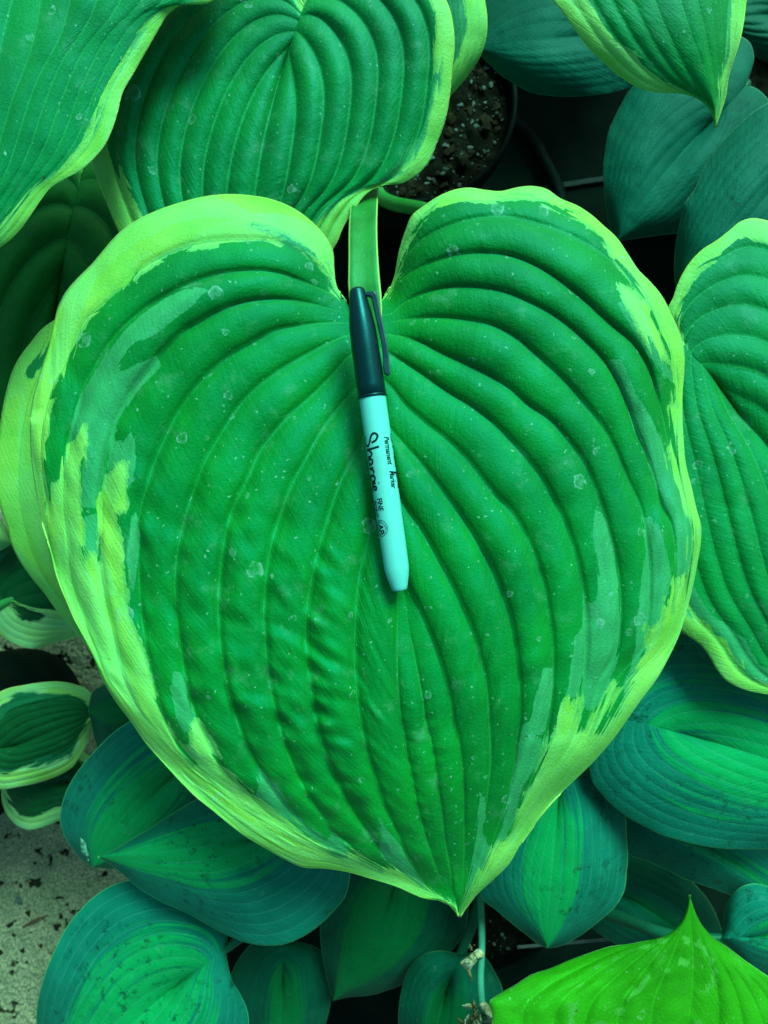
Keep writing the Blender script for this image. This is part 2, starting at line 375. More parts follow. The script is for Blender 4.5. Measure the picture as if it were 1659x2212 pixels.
m_blue = leaf_mat('leaf_blue', (0.0012, 0.115, 0.062), (0.002, 0.15, 0.08), YEL, 8, vline=0.2, spot=0.12, varieg=False, jag=4, rough=0.6,
                  spec=0.2, tint=(0.0, 0.6, 0.6), dirt=0.55, veinc=(0.006, 0.2, 0.12), mark=(0.02, 0.24, 0.15))
m_june = leaf_mat('leaf_streaked', (0.002, 0.19, 0.108), (0.0015, 0.31, 0.065), YEL, 9, vline=0.25, spot=0.25, varieg=False, jag=20, streak=0.9,
                  rough=0.6, spec=0.2, tint=(0.0, 0.6, 0.6), dirt=0.75, veinc=(0.03, 0.36, 0.24), mark=(0.06, 0.36, 0.26))
m_junedk = leaf_mat('leaf_streaked_shaded', (0.001, 0.10, 0.046), (0.001, 0.16, 0.028), YEL, 11, vline=0.25, spot=0.15, varieg=False, jag=9, streak=0.8,
                    rough=0.6, spec=0.2, tint=(0.0, 0.6, 0.6), dirt=0.5, veinc=(0.006, 0.17, 0.08))  # darkened copy of the streaked leaf: shade on low leaves put into colour
m_small = leaf_mat('leaf_small_margined', (0.001, 0.085, 0.016), (0.004, 0.15, 0.05), (0.16, 0.62, 0.10), 12, spot=0.15, spec=0.35, tint=(0.05, 0.7, 0.5), jag=4, ribs=0.6)
m_lime = leaf_mat('leaf_lime', (0.014, 0.34, 0.003), (0.035, 0.40, 0.04), (0.06, 0.52, 0.1), 13, spot=0.5, jag=3, tint=(0.05, 0.8, 0.2),
                  mark=(0.12, 0.62, 0.2), veinc=(0.02, 0.5, 0.01), transl=0.2)
m_pet = simple_mat('petiole_green', (0.01, 0.24, 0.03), (0.02, 0.3, 0.06), 0.45, tint=(0.1, 0.8, 0.4), scale=40)
m_petblue = simple_mat('petiole_blue', (0.003, 0.10, 0.045), (0.002, 0.07, 0.03), 0.5, tint=(0.1, 0.8, 0.5), scale=40)
m_petlight = simple_mat('petiole_edge', (0.15, 0.55, 0.09), (0.1, 0.5, 0.08), 0.45, tint=(0.2, 0.9, 0.4))
m_scape = simple_mat('stalk_bluish', (0.02, 0.27, 0.15), (0.015, 0.2, 0.11), 0.6, tint=(0.1, 0.8, 0.6), scale=120)
m_pot = simple_mat('black_plastic', (0.0015, 0.006, 0.0045), (0.001, 0.003, 0.0025), 0.6, 0.08, (0.0, 0.9, 0.6), scale=30, bump=0.0001)
m_soil = simple_mat('potting_soil', (0.004, 0.011, 0.004), (0.0015, 0.004, 0.0015), 0.95, 0.1, scale=160, bump=0.002, bscale=500)
m_perl = simple_mat('perlite', (0.055, 0.17, 0.12), (0.02, 0.07, 0.045), 0.9, 0.2, scale=500)
m_bark = simple_mat('bark', (0.005, 0.012, 0.005), (0.012, 0.02, 0.006), 0.9, 0.15, scale=300, bump=0.0015)
m_straw = simple_mat('dry_tissue', (0.24, 0.55, 0.33), (0.14, 0.30, 0.10), 0.75, 0.2, tint=(0.4, 1, 0.8), scale=260, bump=0.001, bscale=420)
m_strawb = simple_mat('dry_tissue_brown', (0.12, 0.20, 0.06), (0.03, 0.06, 0.02), 0.8, 0.2, scale=320, bump=0.0015, bscale=420)

# ------------------------------------------------------------------ ground (one sheet, finely modelled where it shows)
def axis_pts(lo, hi, step, far):
    s = np.arange(lo, hi, step); g = step*np.cumsum(1.35**np.arange(1, 40)); g = g[g < far]
    return np.r_[lo-g[::-1], s, hi+g] if len(g) else s
gx_ = axis_pts(-0.40, -0.25, 0.0009, 6); gy_ = axis_pts(-0.53, -0.06, 0.0011, 6)
GX, GY = np.meshgrid(gx_, gy_, indexing='ij')
n_ = fbm(GX/0.006, GY/0.006, 50, 4); pit = vnoise(GX/0.0075+5, GY/0.0075, 60)+0.35*vnoise(GX/0.0028, GY/0.0028, 61)
pit2 = vnoise(GX/0.016+0.6*n_, GY/0.016, 66)
GZ = 0.0006*n_+0.0009*fbm(GX/0.0022, GY/0.0022, 80, 2)-0.0042*sstep(0.60, 0.84, pit)*sstep(-0.15, 0.35, vnoise(GX/0.035, GY/0.035, 70))-0.006*sstep(0.66, 0.85, pit2)
near = sstep(0.6, 0.2, np.abs(GX+0.32))*sstep(0.8, 0.4, np.abs(GY+0.3)); GZ = GZ*near
gm, _f = gridmesh('ground', np.stack([GX, GY, GZ], -1))
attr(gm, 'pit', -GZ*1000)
nb = NB('weathered_concrete'); o_ = nb.coord('Object')
c_ = nb.mix(nb.rng(nb.noise(o_, 38, 4, 0.6), 0.34, 0.66), (0.12, 0.29, 0.135), (0.19, 0.39, 0.195))
c_ = nb.mix(nb.rng(nb.noise(o_, 420, 5, 0.75), 0.42, 0.62), c_, (0.045, 0.13, 0.065))
c_ = nb.mix(nb.math('MULTIPLY', nb.rng(nb.noise(o_, 900, 3, 0.7), 0.55, 0.7), 0.6), c_, (0.27, 0.46, 0.28))
c_ = nb.mix(nb.rng(nb.noise(o_, 12, 3), 0.52, 0.72), c_, (0.03, 0.115, 0.06))          # algae film
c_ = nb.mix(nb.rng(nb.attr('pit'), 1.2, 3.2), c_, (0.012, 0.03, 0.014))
b_ = nb.bsdf(c_, 0.9, 0.2, (0.4, 0.9, 0.8), nb.bump(nb.noise(o_, 700, 5, 0.75), 0.0012, 0.8)); nb.l(b_.outputs[0], nb.out.inputs[0])
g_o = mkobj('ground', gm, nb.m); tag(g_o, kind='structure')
# dark weed mat over the concrete on the other side
xs = np.r_[np.linspace(-0.17, 0.75, 90)]; ys = np.r_[np.linspace(-0.75, 0.75, 140)]
WX, WY = np.meshgrid(xs, ys, indexing='ij'); WZ = 0.006+0.0022*fbm(WX/0.09, WY/0.09, 90, 3)
wm_, _f = gridmesh('weed_mat', np.stack([WX, WY, WZ], -1))
nb = NB('woven_weed_mat'); o_ = nb.coord('Object'); wv = nb.n('ShaderNodeTexWave'); nb.l(o_, wv.inputs[0]); wv.inputs['Scale'].default_value = 260
c_ = nb.mix(nb.rng(nb.noise(o_, 25, 4), 0.35, 0.7), (0.0012, 0.006, 0.004), (0.002, 0.011, 0.006))
b_ = nb.bsdf(c_, 0.85, 0.06, (0.0, 0.9, 0.6), nb.bump(wv.outputs[1], 0.0006, 0.6)); nb.l(b_.outputs[0], nb.out.inputs[0])
wo = mkobj('weed_mat', wm_, nb.m); tag(wo, kind='structure'); wo.modifiers.new('thickness', 'SOLIDIFY').thickness = 0.0015

# ------------------------------------------------------------------ pots with soil
def bits(name, n, place, rmin, rmax, mat, parent, seed, squash=0.6):
    """many small lumps in one mesh"""
    r = np.random.default_rng(seed); ph = (1+5**.5)/2
    ico = np.array([(-1, ph, 0), (1, ph, 0), (-1, -ph, 0), (1, -ph, 0), (0, -1, ph), (0, 1, ph), (0, -1, -ph), (0, 1, -ph), (ph, 0, -1), (ph, 0, 1), (-ph, 0, -1), (-ph, 0, 1)])/1.9
    fi = [(0,11,5),(0,5,1),(0,1,7),(0,7,10),(0,10,11),(1,5,9),(5,11,4),(11,10,2),(10,7,6),(7,1,8),(3,9,4),(3,4,2),(3,2,6),(3,6,8),(3,8,9),(4,9,5),(2,4,11),(6,2,10),(8,6,7),(9,8,1)]
    V = []; F = []
    for i in range(n):
        p = place(r); s = rmin+(rmax-rmin)*r.random()**2.5; a = r.random()*6.28
        v = ico*(0.6+0.8*r.random((12, 1)))*s*np.array([1.3, 1, squash]); ca, sa = math.cos(a), math.sin(a)
        v = v@np.array([[ca, sa, 0], [-sa, ca, 0], [0, 0, 1]])+p; F += [tuple(k+12*i for k in f) for f in fi]; V.append(v)
    o = mkobj(name, mesh(name, np.vstack(V), F, False), mat, parent); tag(o, kind='stuff'); return o

def pot(cx, cy, rim_d, rad, label, group, soil_drop=0.022, nperl=0, seed=0):
    c = P(cx, cy, rim_d); e = empty('nursery_pot', (c.x, c.y, 0.004), label, 'pot', group)
    H = c.z
    lathe('wall', [(rad*0.76, 0.005), (rad*0.78, 0.012), (rad*0.955, H-0.03), (rad*0.93, H-0.03), (rad*0.74, 0.012), (0.0005, 0.012)], m_pot, e, (c.x, c.y, 0))
    lathe('rim', [(rad*0.957, H-0.028), (rad*0.985, H-0.026), (rad, H-0.004), (rad*0.995, H), (rad*0.955, H), (rad*0.945, H-0.006), (rad*0.932, H-0.0285)], m_pot, e, (c.x, c.y, 0))
    n = 44; rr = np.linspace(0.0, rad*0.93, n); th = np.linspace(0, 2*np.pi, 120)
    RR, TH = np.meshgrid(rr, th, indexing='ij'); X = c.x+RR*np.cos(TH); Y = c.y+RR*np.sin(TH)
    Z = H-soil_drop+0.0035*fbm(X/0.012, Y/0.012, seed, 4); Z[:, -1] = Z[:, 0]
    me, _ = gridmesh('soil', np.stack([X, Y, Z], -1), True); s = mkobj('soil', me, m_soil, e)
    def place(r):
        q = rad*0.9*math.sqrt(r.random()); t = r.random()*6.283; x = c.x+q*math.cos(t); y = c.y+q*math.sin(t)
        z = H-soil_drop+0.0035*fbm(np.array([x/0.012]), np.array([y/0.012]), seed, 4)[0]; return np.array([x, y, z+0.0006])
    if nperl:
        q = bits('perlite', nperl, place, 0.0004, 0.0020, m_perl, s, seed+1)
        q = bits('bark_crumbs', nperl//2, place, 0.0012, 0.005, m_bark, s, seed+2)
    return e, Vector((c.x, c.y, H-soil_drop))
GP = 'black nursery pots of hosta'
potA, crownA = pot(895, 215, 0.60, 0.079, 'black plastic nursery pot whose soil is flecked with white perlite', GP, 0.016, 420, 5)
crownA = P(800, 335, .612)
potD, crownD = pot(1010, 1900, 0.63, 0.082, 'black nursery pot in the gap beside the withered flower stalk', GP, 0.016, 150, 15)
potF, crownF = pot(-130, 1620, 0.62, 0.070, 'black nursery pot rim beside the pitted concrete', GP, 0.02, 60, 25)
potU, crownU = pot(1650, 270, 0.66, 0.075, 'black nursery pot under the plain blue-green hosta', GP, 0.02, 0, 35)
potT, crownT = pot(1420, -420, 0.60, 0.08, 'black nursery pot under the hosta with a needle-tipped leaf', GP, 0.02, 0, 45)
potL, crownL = pot(1500, 2560, 0.60, 0.08, 'black nursery pot under the lime-green hosta', GP, 0.02, 0, 55)

# irrigation hose on the mat, white tag lying by it
hose = tube('irrigation_hose', cr([P(1096, 246, .77), P(1125, 272, .765), P(1152, 303, .762), P(1178, 352, .762), P(1203, 402, .764), P(1215, 470, .765), P(1190, 600, .765), P(1120, 720, .765)], 40),
            0.0062, m_pot, None, 12)
tag(hose, 'black irrigation hose curving over the dark mat past the perlite pot', 'hose')
tg = P(1260, 392, .768); lt = bpy.data.meshes.new('plant_tag')
m_tag = simple_mat('tag_plastic', (0.015, 0.05, 0.04), (0.008, 0.03, 0.02), 0.8, 0.1)
def box_mesh(name, L, W, Hh, bev=0.0):
    x, y, z = L/2, W/2, Hh/2; b = min(bev, x*0.9, y*0.9)
    prof = [(-x+b, -y), (x-b, -y), (x, -y+b), (x, y-b), (x-b, y), (-x+b, y), (-x, y-b), (-x, -y+b)] if b else [(-x, -y), (x, -y), (x, y), (-x, y)]
    n = len(prof); V = [(a, c, -z) for a, c in prof]+[(a, c, z) for a, c in prof]
    F = [tuple(range(n))[::-1], tuple(range(n, 2*n))]+[(i, (i+1) % n, n+(i+1) % n, n+i) for i in range(n)]
    return mesh(name, V, F, False)
pt = mkobj('plant_tag', box_mesh('plant_tag', 0.075, 0.0045, 0.0012, 0.0015), m_tag); pt.location = (tg.x, tg.y, 0.0115); pt.rotation_euler = (0.05, 0.02, R(9))
tag(pt, 'narrow pale plastic plant tag lying on the dark mat', 'tag')

# ------------------------------------------------------------------ crop coordinates used while reading the photograph
def H0(ox, oy): return lambda *pp: [(ox+x*0.5, oy+y*0.5) for x, y in pp]
k1, k2, k3, k4 = H0(0, 0), H0(829.5, 0), H0(0, 553), H0(829.5, 553)
k5, k6, k7, k8 = H0(0, 1106), H0(829.5, 1106), H0(0, 1659), H0(829.5, 1659)
def HS(ox, oy, s): return lambda *pp: [(ox+x*s, oy+y*s) for x, y in pp]
kA, kB, kC, kD = HS(548.6, 1536.1, .3307), HS(548.6, 1097.2, .3307), HS(1042.4, 1097.2, .3307), HS(54.9, 603.5, .3307)
kE, kG = HS(54.9, 384, .4299), HS(0, 1042.4, .1985)
kN = lambda *pp: list(pp)

# ------------------------------------------------------------------ HOSTA A: broad leaf with the marker
plA = empty('hosta_plant', crownA, 'large hosta with chartreuse-edged ribbed leaves, a marker lying on its broadest leaf', 'plant', 'potted hostas')
ML = k3((1478,180),(1452,120),(1445,60))+k1((1438,1080),(1420,1040),(1390,1000),(1340,950),(1270,900),(1180,862),(1080,843),(1000,838),(900,845),(800,868),(700,900),(600,945),(520,1000),(430,1100)) \
   + k3((400,30),(330,100),(280,160),(250,220),(230,300),(210,390),(190,450),(165,530),(145,600),(130,700),(130,800),(140,920),(155,1020)) \
   + k5((180,30),(205,110),(230,220),(270,340),(310,440),(350,520),(400,620),(450,740),(500,820),(560,900),(630,1000),(720,1100)) \
   + k7((800,80),(870,140),(950,210),(1050,290),(1150,350),(1230,395),(1310,430),(1400,435),(1500,450),(1600,478),(1659,495)) \
   + k8((60,515),(150,555),(240,575),(280,592),(300,615),(325,645))
MR = kN((829,641))+k4((10,165),(40,100))+k2((65,1080),(90,1000),(120,930),(170,890),(230,850),(300,820),(360,810),(440,820),(500,825),(580,808),(640,803),(700,815),(760,855),(840,890),(900,930),(950,975),(1000,1020)) \
   + k4((1060,0),(1100,60),(1150,110),(1200,170),(1240,245),(1265,300),(1285,350),(1300,430),(1298,500),(1290,600),(1290,700),(1295,800),(1305,900),(1330,1000),(1350,1090)) \
   + k6((1370,60),(1370,120),(1355,220),(1335,320),(1310,420),(1280,520),(1230,630),(1180,720),(1120,800),(1060,885),(1000,970),(900,1085)) \
   + k8((800,75),(720,150),(640,260),(590,330),(540,415),(470,485),(400,550),(350,615),(325,645))
VL = [
 kN((748,652))+kE((1580,590),(1540,530),(1480,460),(1400,390),(1320,350),(1240,322),(1140,312),(1040,312),(940,320),(850,335),(750,370),(660,410),(580,460),(520,520),(440,590),(350,660),(290,730))+kD((260,560),(235,620),(190,700),(135,870),(110,1000),(107,1130),(118,1280),(135,1400))+kN((106,1161),(119,1214),(139,1274),(159,1324),(179,1364),(204,1414),(229,1474),(254,1513),(284,1553),(319,1603),(364,1653),(404,1695),(438,1725),(478,1760),(528,1800),(578,1830),(617,1852),(656,1870),(701,1872),(752,1880),(801,1894),(860,1914),(906,1934),(963,1945),(982,1962),(990,1978)),
 kN((755,664))+kE((1600,640),(1540,590),(1460,550),(1380,515),(1280,480),(1180,465),(1080,467),(960,485),(850,520))+kD((900,115),(800,180),(700,260),(600,355),(520,460),(440,600),(380,700),(350,800),(320,900),(280,1050),(265,1150),(255,1300))+kG((703,300),(735,600),(760,850),(800,1100),(860,1300),(920,1500),(1000,1700),(1080,1900),(1130,2050))+kN((258,1500),(289,1545),(327,1596),(370,1643),(412,1688),(452,1723),(492,1755),(542,1793),(590,1822),(630,1845),(670,1860),(706,1864),(762,1877),(818,1896),(869,1916),(924,1940),(963,1945),(982,1962),(990,1978)),
 kN((766,680))+kE((1600,680),(1500,650),(1400,625),(1300,610),(1180,612),(1060,635),(950,680),(850,740))+kD((1080,310),(980,390),(900,470),(820,580),(720,700),(640,850),(590,950),(560,1060),(530,1180),(510,1320),(490,1450))+kG((1085,500),(1090,850),(1135,1150),(1200,1480),(1250,1700),(1300,1950),(1380,2200))+kN((304,1536),(342,1590),(382,1635),(450,1694),(500,1733),(560,1775),(600,1803),(645,1830),(702,1852),(760,1870),(816,1890),(869,1913),(924,1938),(963,1945),(982,1962),(990,1978)),
 kN((776,700))+k3((1500,290),(1300,300),(1180,325))+kD((1560,370),(1450,430),(1350,490),(1250,570),(1150,670),(1060,780),(980,900),(920,1020),(870,1130),(830,1230),(800,1330))+k5((605,0),(597,150),(600,300),(612,450),(630,580),(660,720),(700,860),(740,960),(790,1040))+kN((434,1662),(482,1703),(532,1742),(582,1775),(642,1812),(702,1842),(758,1863),(814,1885),(869,1910),(924,1936),(963,1945),(982,1962),(990,1978)),
 kN((784,722))+k3((1500,345),(1400,385),(1300,440),(1200,500),(1120,560),(1050,630),(980,730),(930,810),(880,900),(850,980))+k5((800,20),(770,150),(755,300),(765,480),(780,600),(805,740),(840,870),(890,980),(950,1090))+kN((522,1703),(577,1753),(637,1799),(697,1832),(755,1855),(812,1880),(868,1906),(924,1934),(963,1945),(982,1962),(990,1978)),
 kN((790,752))+k3((1515,430),(1430,520),(1340,610),(1250,690),(1180,770),(1120,850),(1080,940),(1040,1020))+k5((1000,0),(970,120),(950,260),(942,400),(948,540),(965,680),(990,800),(1020,900),(1060,1000),(1115,1106))+kN((592,1710),(638,1764),(692,1809),(750,1842),(810,1872),(868,1902),(924,1931),(963,1945),(982,1962),(990,1978)),
 kN((802,815))+k3((1530,580),(1460,660),(1380,770),(1320,880),(1270,970))+k5((1215,0),(1175,130),(1150,270),(1140,420),(1145,560),(1160,720),(1190,860),(1220,980),(1260,1090))+kN((655,1701),(681,1744),(714,1788),(760,1830),(815,1866),(870,1898),(925,1928),(963,1945),(982,1962),(990,1978)),
 kN((818,905))+k3((1570,790),(1520,880),(1470,980))+k5((1425,0),(1385,130),(1350,270),(1325,420),(1320,550),(1335,700),(1360,880))+kA((430,170),(470,290),(520,410),(590,560),(670,700),(760,820),(840,940))+kN((859,1878),(896,1903),(932,1927),(962,1944),(985,1960),(990,1978)),
 kN((836,1010),(808,1085))+kB((740,230),(690,430),(670,600),(660,780),(655,950),(665,1130),(680,1300))+kA((710,150),(740,290),(790,430),(830,560),(880,680),(950,830),(1010,960),(1080,1070),(1160,1165),(1232,1240))+kN((983,1960),(990,1978)),
 kN((868,1255))+kB((945,560),(935,720),(935,900),(935,1080),(945,1250),(960,1380))+kA((980,170),(1000,300),(1030,430),(1060,600),(1090,720),(1130,860),(1180,1000),(1230,1130),(1290,1240))+kN((985,1962),(990,1978)),
]
VM = kN((872,1275))+kB((985,600),(1010,780),(1040,920),(1070,1080),(1100,1250),(1120,1400))+kA((1150,180),(1180,340),(1200,500),(1225,650),(1240,800),(1265,950),(1290,1080),(1310,1200))+kN((987,1962),(991,1979))
VR = [
 kN((868,1240))+kB((1030,560),(1090,680),(1150,820),(1200,960),(1240,1090),(1280,1250),(1300,1390))+kA((1330,180),(1355,330),(1365,480),(1370,700),(1372,900),(1368,1050),(1362,1200))+kN((994,1962),(992,1979)),
 kN((855,1060))+kB((1000,10),(1100,150),(1200,330),(1300,520),(1390,720),(1450,880),(1490,1040),(1520,1180),(1530,1330))+kA((1540,150),(1545,300),(1530,500),(1500,700),(1470,850),(1440,1000),(1400,1150))+kN((998,1958),(992,1979)),
 kN((828,905),(844,928),(879,968),(919,1013),(954,1058))+k6((320,0),(420,160),(500,330),(550,480),(575,640),(585,780),(585,900),(570,1000))+kN((1108,1665),(1092,1730),(1070,1800),(1045,1865),(1020,1920),(1001,1957),(992,1979)),
 kN((814,810),(842,833),(879,878),(919,913),(969,953),(1009,993),(1044,1038),(1074,1075))+k6((550,0),(620,120),(670,250),(700,370),(720,490),(730,600),(728,720),(720,850),(700,960))+kN((1160,1650),(1130,1730),(1095,1805),(1060,1870),(1026,1925),(1003,1957),(992,1979)),
 kN((806,745))+k4((20,420),(150,500),(280,590),(380,650),(470,720),(550,800),(620,880),(680,960),(745,1080))+k6((770,20),(810,130),(840,230),(860,330),(872,440),(875,560),(868,680),(855,790),(835,900))+kN((1235,1595),(1200,1660),(1152,1740),(1108,1812),(1068,1875),(1030,1927),(1004,1958),(992,1979)),
 kN((803,722))+k4((20,340),(150,370),(250,420),(350,465),(440,510),(540,570),(620,640),(720,710),(790,790),(850,870),(900,970),(940,1080))+k6((985,130),(1010,250),(1022,380),(1020,500),(1010,620),(990,740),(960,850))+kN((1290,1575),(1245,1645),(1170,1742),(1118,1815),(1073,1879),(1033,1929),(1005,1959),(992,1979)),
 kN((804,702))+k4((30,285),(200,265),(350,275),(470,300),(580,360),(660,430),(740,500),(800,560),(850,620),(910,690),(960,760),(1010,860),(1060,980))+kN((1384,1098),(1397,1160),(1403,1210),(1404,1265),(1401,1328),(1394,1385),(1373,1454),(1340,1520),(1295,1595),(1240,1665),(1180,1738),(1126,1815),(1078,1881),(1036,1930),(1006,1959),(992,1979)),
 kN((810,683))+k4((30,250),(90,200),(160,165),(250,140),(400,135),(520,155),(620,195),(740,260),(850,350),(940,440),(1000,530),(1050,640),(1090,760),(1130,850),(1170,970),(1200,1080))+kN((1448,1130),(1458,1180),(1459,1230),(1455,1295),(1443,1362),(1425,1410),(1390,1475),(1350,1535),(1300,1602),(1245,1672),(1185,1740),(1132,1818),(1082,1884),(1038,1931),(1007,1960),(992,1979)),
 kN((818,662),(835,648),(860,612),(900,582),(950,560),(1030,546),(1100,552),(1160,575),(1215,610),(1270,655),(1320,700),(1365,740),(1398,790),(1418,850),(1433,910),(1445,970),(1457,1015),(1470,1060),(1484,1110),(1490,1160),(1487,1220),(1477,1290),(1462,1345),(1438,1410),(1400,1475),(1357,1540),(1306,1606),(1250,1676),(1190,1743),(1138,1820),(1086,1887),(1041,1932),(1008,1961),(992,1979)),
 kN((824,650),(840,628),(862,585),(885,546),(920,512),(970,488),(1040,470),(1100,468),(1170,485),(1230,508),(1290,540),(1340,585),(1390,645),(1425,695),(1448,750),(1458,830),(1461,920),(1467,1000),(1484,1070),(1500,1130),(1501,1175),(1497,1230),(1484,1300),(1467,1356),(1442,1420),(1407,1480),(1362,1543),(1312,1610),(1255,1680),(1194,1747),(1142,1822),(1090,1890),(1044,1933),(1009,1962),(992,1979)),
]
ROWS = 380
mc = [cr(ML, ROWS)]+[cr(v, ROWS) for v in VL]+[cr(VM, ROWS)]+[cr(v, ROWS) for v in VR]+[cr(MR, ROWS)]
# towards the tip the outer right veins crowd evenly between the fifth vein and the margin
_m = mc[-1]; _m = _m[np.argmax(_m[:, 1] > 1250):]; _f = mc[len(VL)+1+5]; _f = _f[_f[:, 1] > 1250]
for kk, fr in zip(range(6, 11), (0.2, 0.4, 0.6, 0.76, 0.9)):
    c_ = mc[len(VL)+1+kk]; wgt = sstep(1380, 1500, c_[:, 1])*(c_[:, 0] > 985)
    tx = np.interp(c_[:, 1], _f[:, 1], _f[:, 0])*(1-fr)+np.interp(c_[:, 1], _m[:, 1], _m[:, 0])*fr
    c_[:, 0] = c_[:, 0]*(1-wgt)+tx*wgt
nl, nr = len(VL)+1, len(VR)+1
mf = [-(nl-i)/nl for i in range(nl)]+[0]+[(i+1)/nr for i in range(nr)]
D_MAIN = 0.360
YL = kE((1560,560),(1545,520),(1500,440),(1400,335),(1290,270),(1180,235),(1110,225),(1140,260),(1190,275),(1240,300),(1265,322),(1200,305),(1110,300),(1000,315),(860,330),(720,380),(620,440),(560,480),(500,545),(430,590),(370,650),(310,700),(270,770),(240,830),(215,893)) \
  + kD((250,590),(205,690),(165,780),(135,860),(115,980),(105,1100),(108,1200),(118,1320),(125,1420),(140,1493),(170,1450),(180,1430),(172,1340),(215,1340),(240,1310),(252,1200),(265,1110),(290,1080),(350,1050),(385,960),(385,1040),(345,1100),(360,1160),(350,1250),(360,1330),(350,1493)) \
  + kG((865,200),(870,370),(890,450),(890,650),(920,830),(940,840),(1010,775),(1060,850),(1085,850),(1085,500),(1090,180))+kD((490,1493),(510,1340),(525,1280),(640,1210),(655,1260),(635,1380),(640,1493)) \
  + kG((1330,270),(1260,300),(1265,500),(1310,560),(1330,800),(1350,1000),(1370,1200),(1382,1450))+k5((590,560),(620,640),(640,720),(655,790),(690,870),(740,970),(775,1040),(830,1106),(870,1075),(835,1010),(830,930),(850,905),(880,960),(950,1100)) \
  + k7((990,30),(1050,100))+kA((60,590),(150,680),(250,740),(350,830),(430,890),(520,950),(580,970),(620,940),(680,960),(720,1000),(830,1060),(900,1030),(950,1060),(1050,1130),(1150,1200),(1250,1258),(1320,1300),(1340,1345)) \
  + kN((990,2050),(500,2000),(0,1500),(-50,900),(50,500),(500,350),(735,450),(735,640))
YR = kA((1345,1342),(1372,1290),(1400,1230),(1450,1120),(1475,1045),(1530,1040),(1560,920),(1610,850),(1650,850))+k8((560,290),(580,240),(610,100),(640,70),(690,0))+k6((690,1080),(720,1000)) \
  + kC((520,1300),(590,1245),(630,1245),(600,1400),(620,1470),(720,1485),(790,1480),(840,1400),(890,1370),(910,1330),(1000,1100),(1060,930),(1085,790),(1130,760),(1160,790),(1190,710),(1205,590),(1240,590),(1250,690),(1255,600),(1270,460),(1300,450),(1330,600),(1365,430),(1370,310),(1385,150),(1360,50),(1325,0)) \
  + k4((1280,1000),(1250,900),(1232,830),(1245,820),(1268,900),(1262,760),(1245,660),(1262,645),(1262,520),(1230,400),(1190,300),(1145,200),(1130,210),(1140,170),(1090,100),(1030,40),(1000,0)) \
  + k2((940,1000),(860,940),(780,905),(700,870),(620,850),(540,850),(470,860),(330,855),(220,890),(150,940),(110,1000),(80,1090))+k4((45,120),(15,180)) \
  + kN((845,560),(870,440),(1000,380),(1200,370),(1450,560),(1550,800),(1560,1200),(1400,1650),(1100,1980),(1000,2040))
YS = k4((980,105),(1010,115),(1080,175),(1140,250),(1200,330),(1260,480),(1255,510),(1180,430),(1120,340),(1060,230))
YT = kC((855,1150),(880,1180),(820,1300),(770,1390),(720,1493),(650,1560),(690,1440),(750,1320),(800,1250))
BL = [kD((1190,70),(1050,50),(900,120),(760,220),(640,330),(560,430),(480,560),(400,700),(350,800),(300,950),(270,1100),(360,1150),(380,1000),(450,850),(560,640),(640,500),(720,420),(850,360),(960,260),(1080,170)),
 kD((690,990),(640,1060),(570,1070),(545,1130),(520,1240),(500,1330),(540,1270),(640,1210),(660,1230),(700,1100),(725,1010)),
 kD((640,1480),(690,1493),(680,1440),(660,1400),(700,1300),(720,1100),(700,1060),(650,1230)),
 kD((560,640),(850,500),(880,560),(700,760),(600,930),(560,1060),(520,1180),(500,1330),(490,1493),(360,1493),(365,1250),(390,1000),(450,850)),
 kC((735,20),(800,60),(850,250),(890,500),(900,750),(880,950),(840,1150),(780,1300),(700,1320),(640,1290),(660,1000),(672,800),(665,560),(700,610),(740,610),(760,560),(760,420),(720,180)),
 kC((1040,50),(1100,60),(1150,120),(1180,220),(1220,400),(1230,560),(1200,600),(1180,730),(1160,790),(1090,790),(1060,920),(1000,1100),(960,1250),(910,1330),(920,1180),(960,1040),(1000,900),(1015,700),(1050,400),(1065,300),(1055,150)),
 kC((1190,0),(1240,80),(1260,200),(1265,450),(1260,560),(1280,460),(1370,420),(1380,200),(1350,50),(1330,0))[0:0]+k4((960,450),(1030,440),(1090,600),(1150,700),(1200,800),(1240,900),(1300,1090))+kC((1350,50),(1380,200),(1370,420),(1280,460),(1262,540),(1265,400),(1260,200),(1240,80),(1190,0))+k4((1140,880),(1080,740),(1040,600)),
 kC((385,1040),(460,1040),(460,1150),(440,1300),(400,1493),(240,1493),(250,1420),(310,1380),(350,1200),(380,1100)),
 kN((1122,1591),(1175,1591),(1160,1660),(1130,1700),(1110,1780),(1080,1830),(1100,1720)),
 kC((665,600),(660,750),(665,830),(640,1000),(635,1240),(590,1245),(545,1300),(550,1200),(580,1080),(600,850),(650,780)),
 kA((820,680),(840,720),(880,780),(940,850),(1000,960),(1060,1060),(1150,1190),(1050,1130),(950,1060),(830,940),(820,850),(840,820),(800,700)),
 kA((1465,530),(1520,560),(1500,800),(1530,860),(1570,890),(1659,600),(1659,850),(1610,850),(1560,920),(1530,1040),(1480,1040),(1420,1180),(1380,1250),(1420,1000),(1450,850),(1470,700)),
 kA((20,340),(90,430),(160,490),(240,620),(340,740),(480,830),(500,790),(560,820),(650,950),(580,970),(500,930),(380,840),(250,740),(150,680),(60,590),(0,560),(30,480)),
 k4((1000,200),(1080,330),(1150,450),(1250,560),(1260,520),(1200,420),(1100,280),(1030,190)),
 kE((1265,320),(1200,280),(1100,200),(1250,240),(1380,300),(1480,400),(1540,500),(1560,570),(1500,470),(1400,380),(1320,330)),
 k5((360,20),(430,0),(435,200),(370,200)), k5((560,10),(600,0),(600,120),(580,300),(560,400),(545,200)),
 k5((745,690),(780,690),(810,780),(850,900),(830,930),(800,960),(770,900),(740,760))]
mm = D_MAIN/FPX*1000
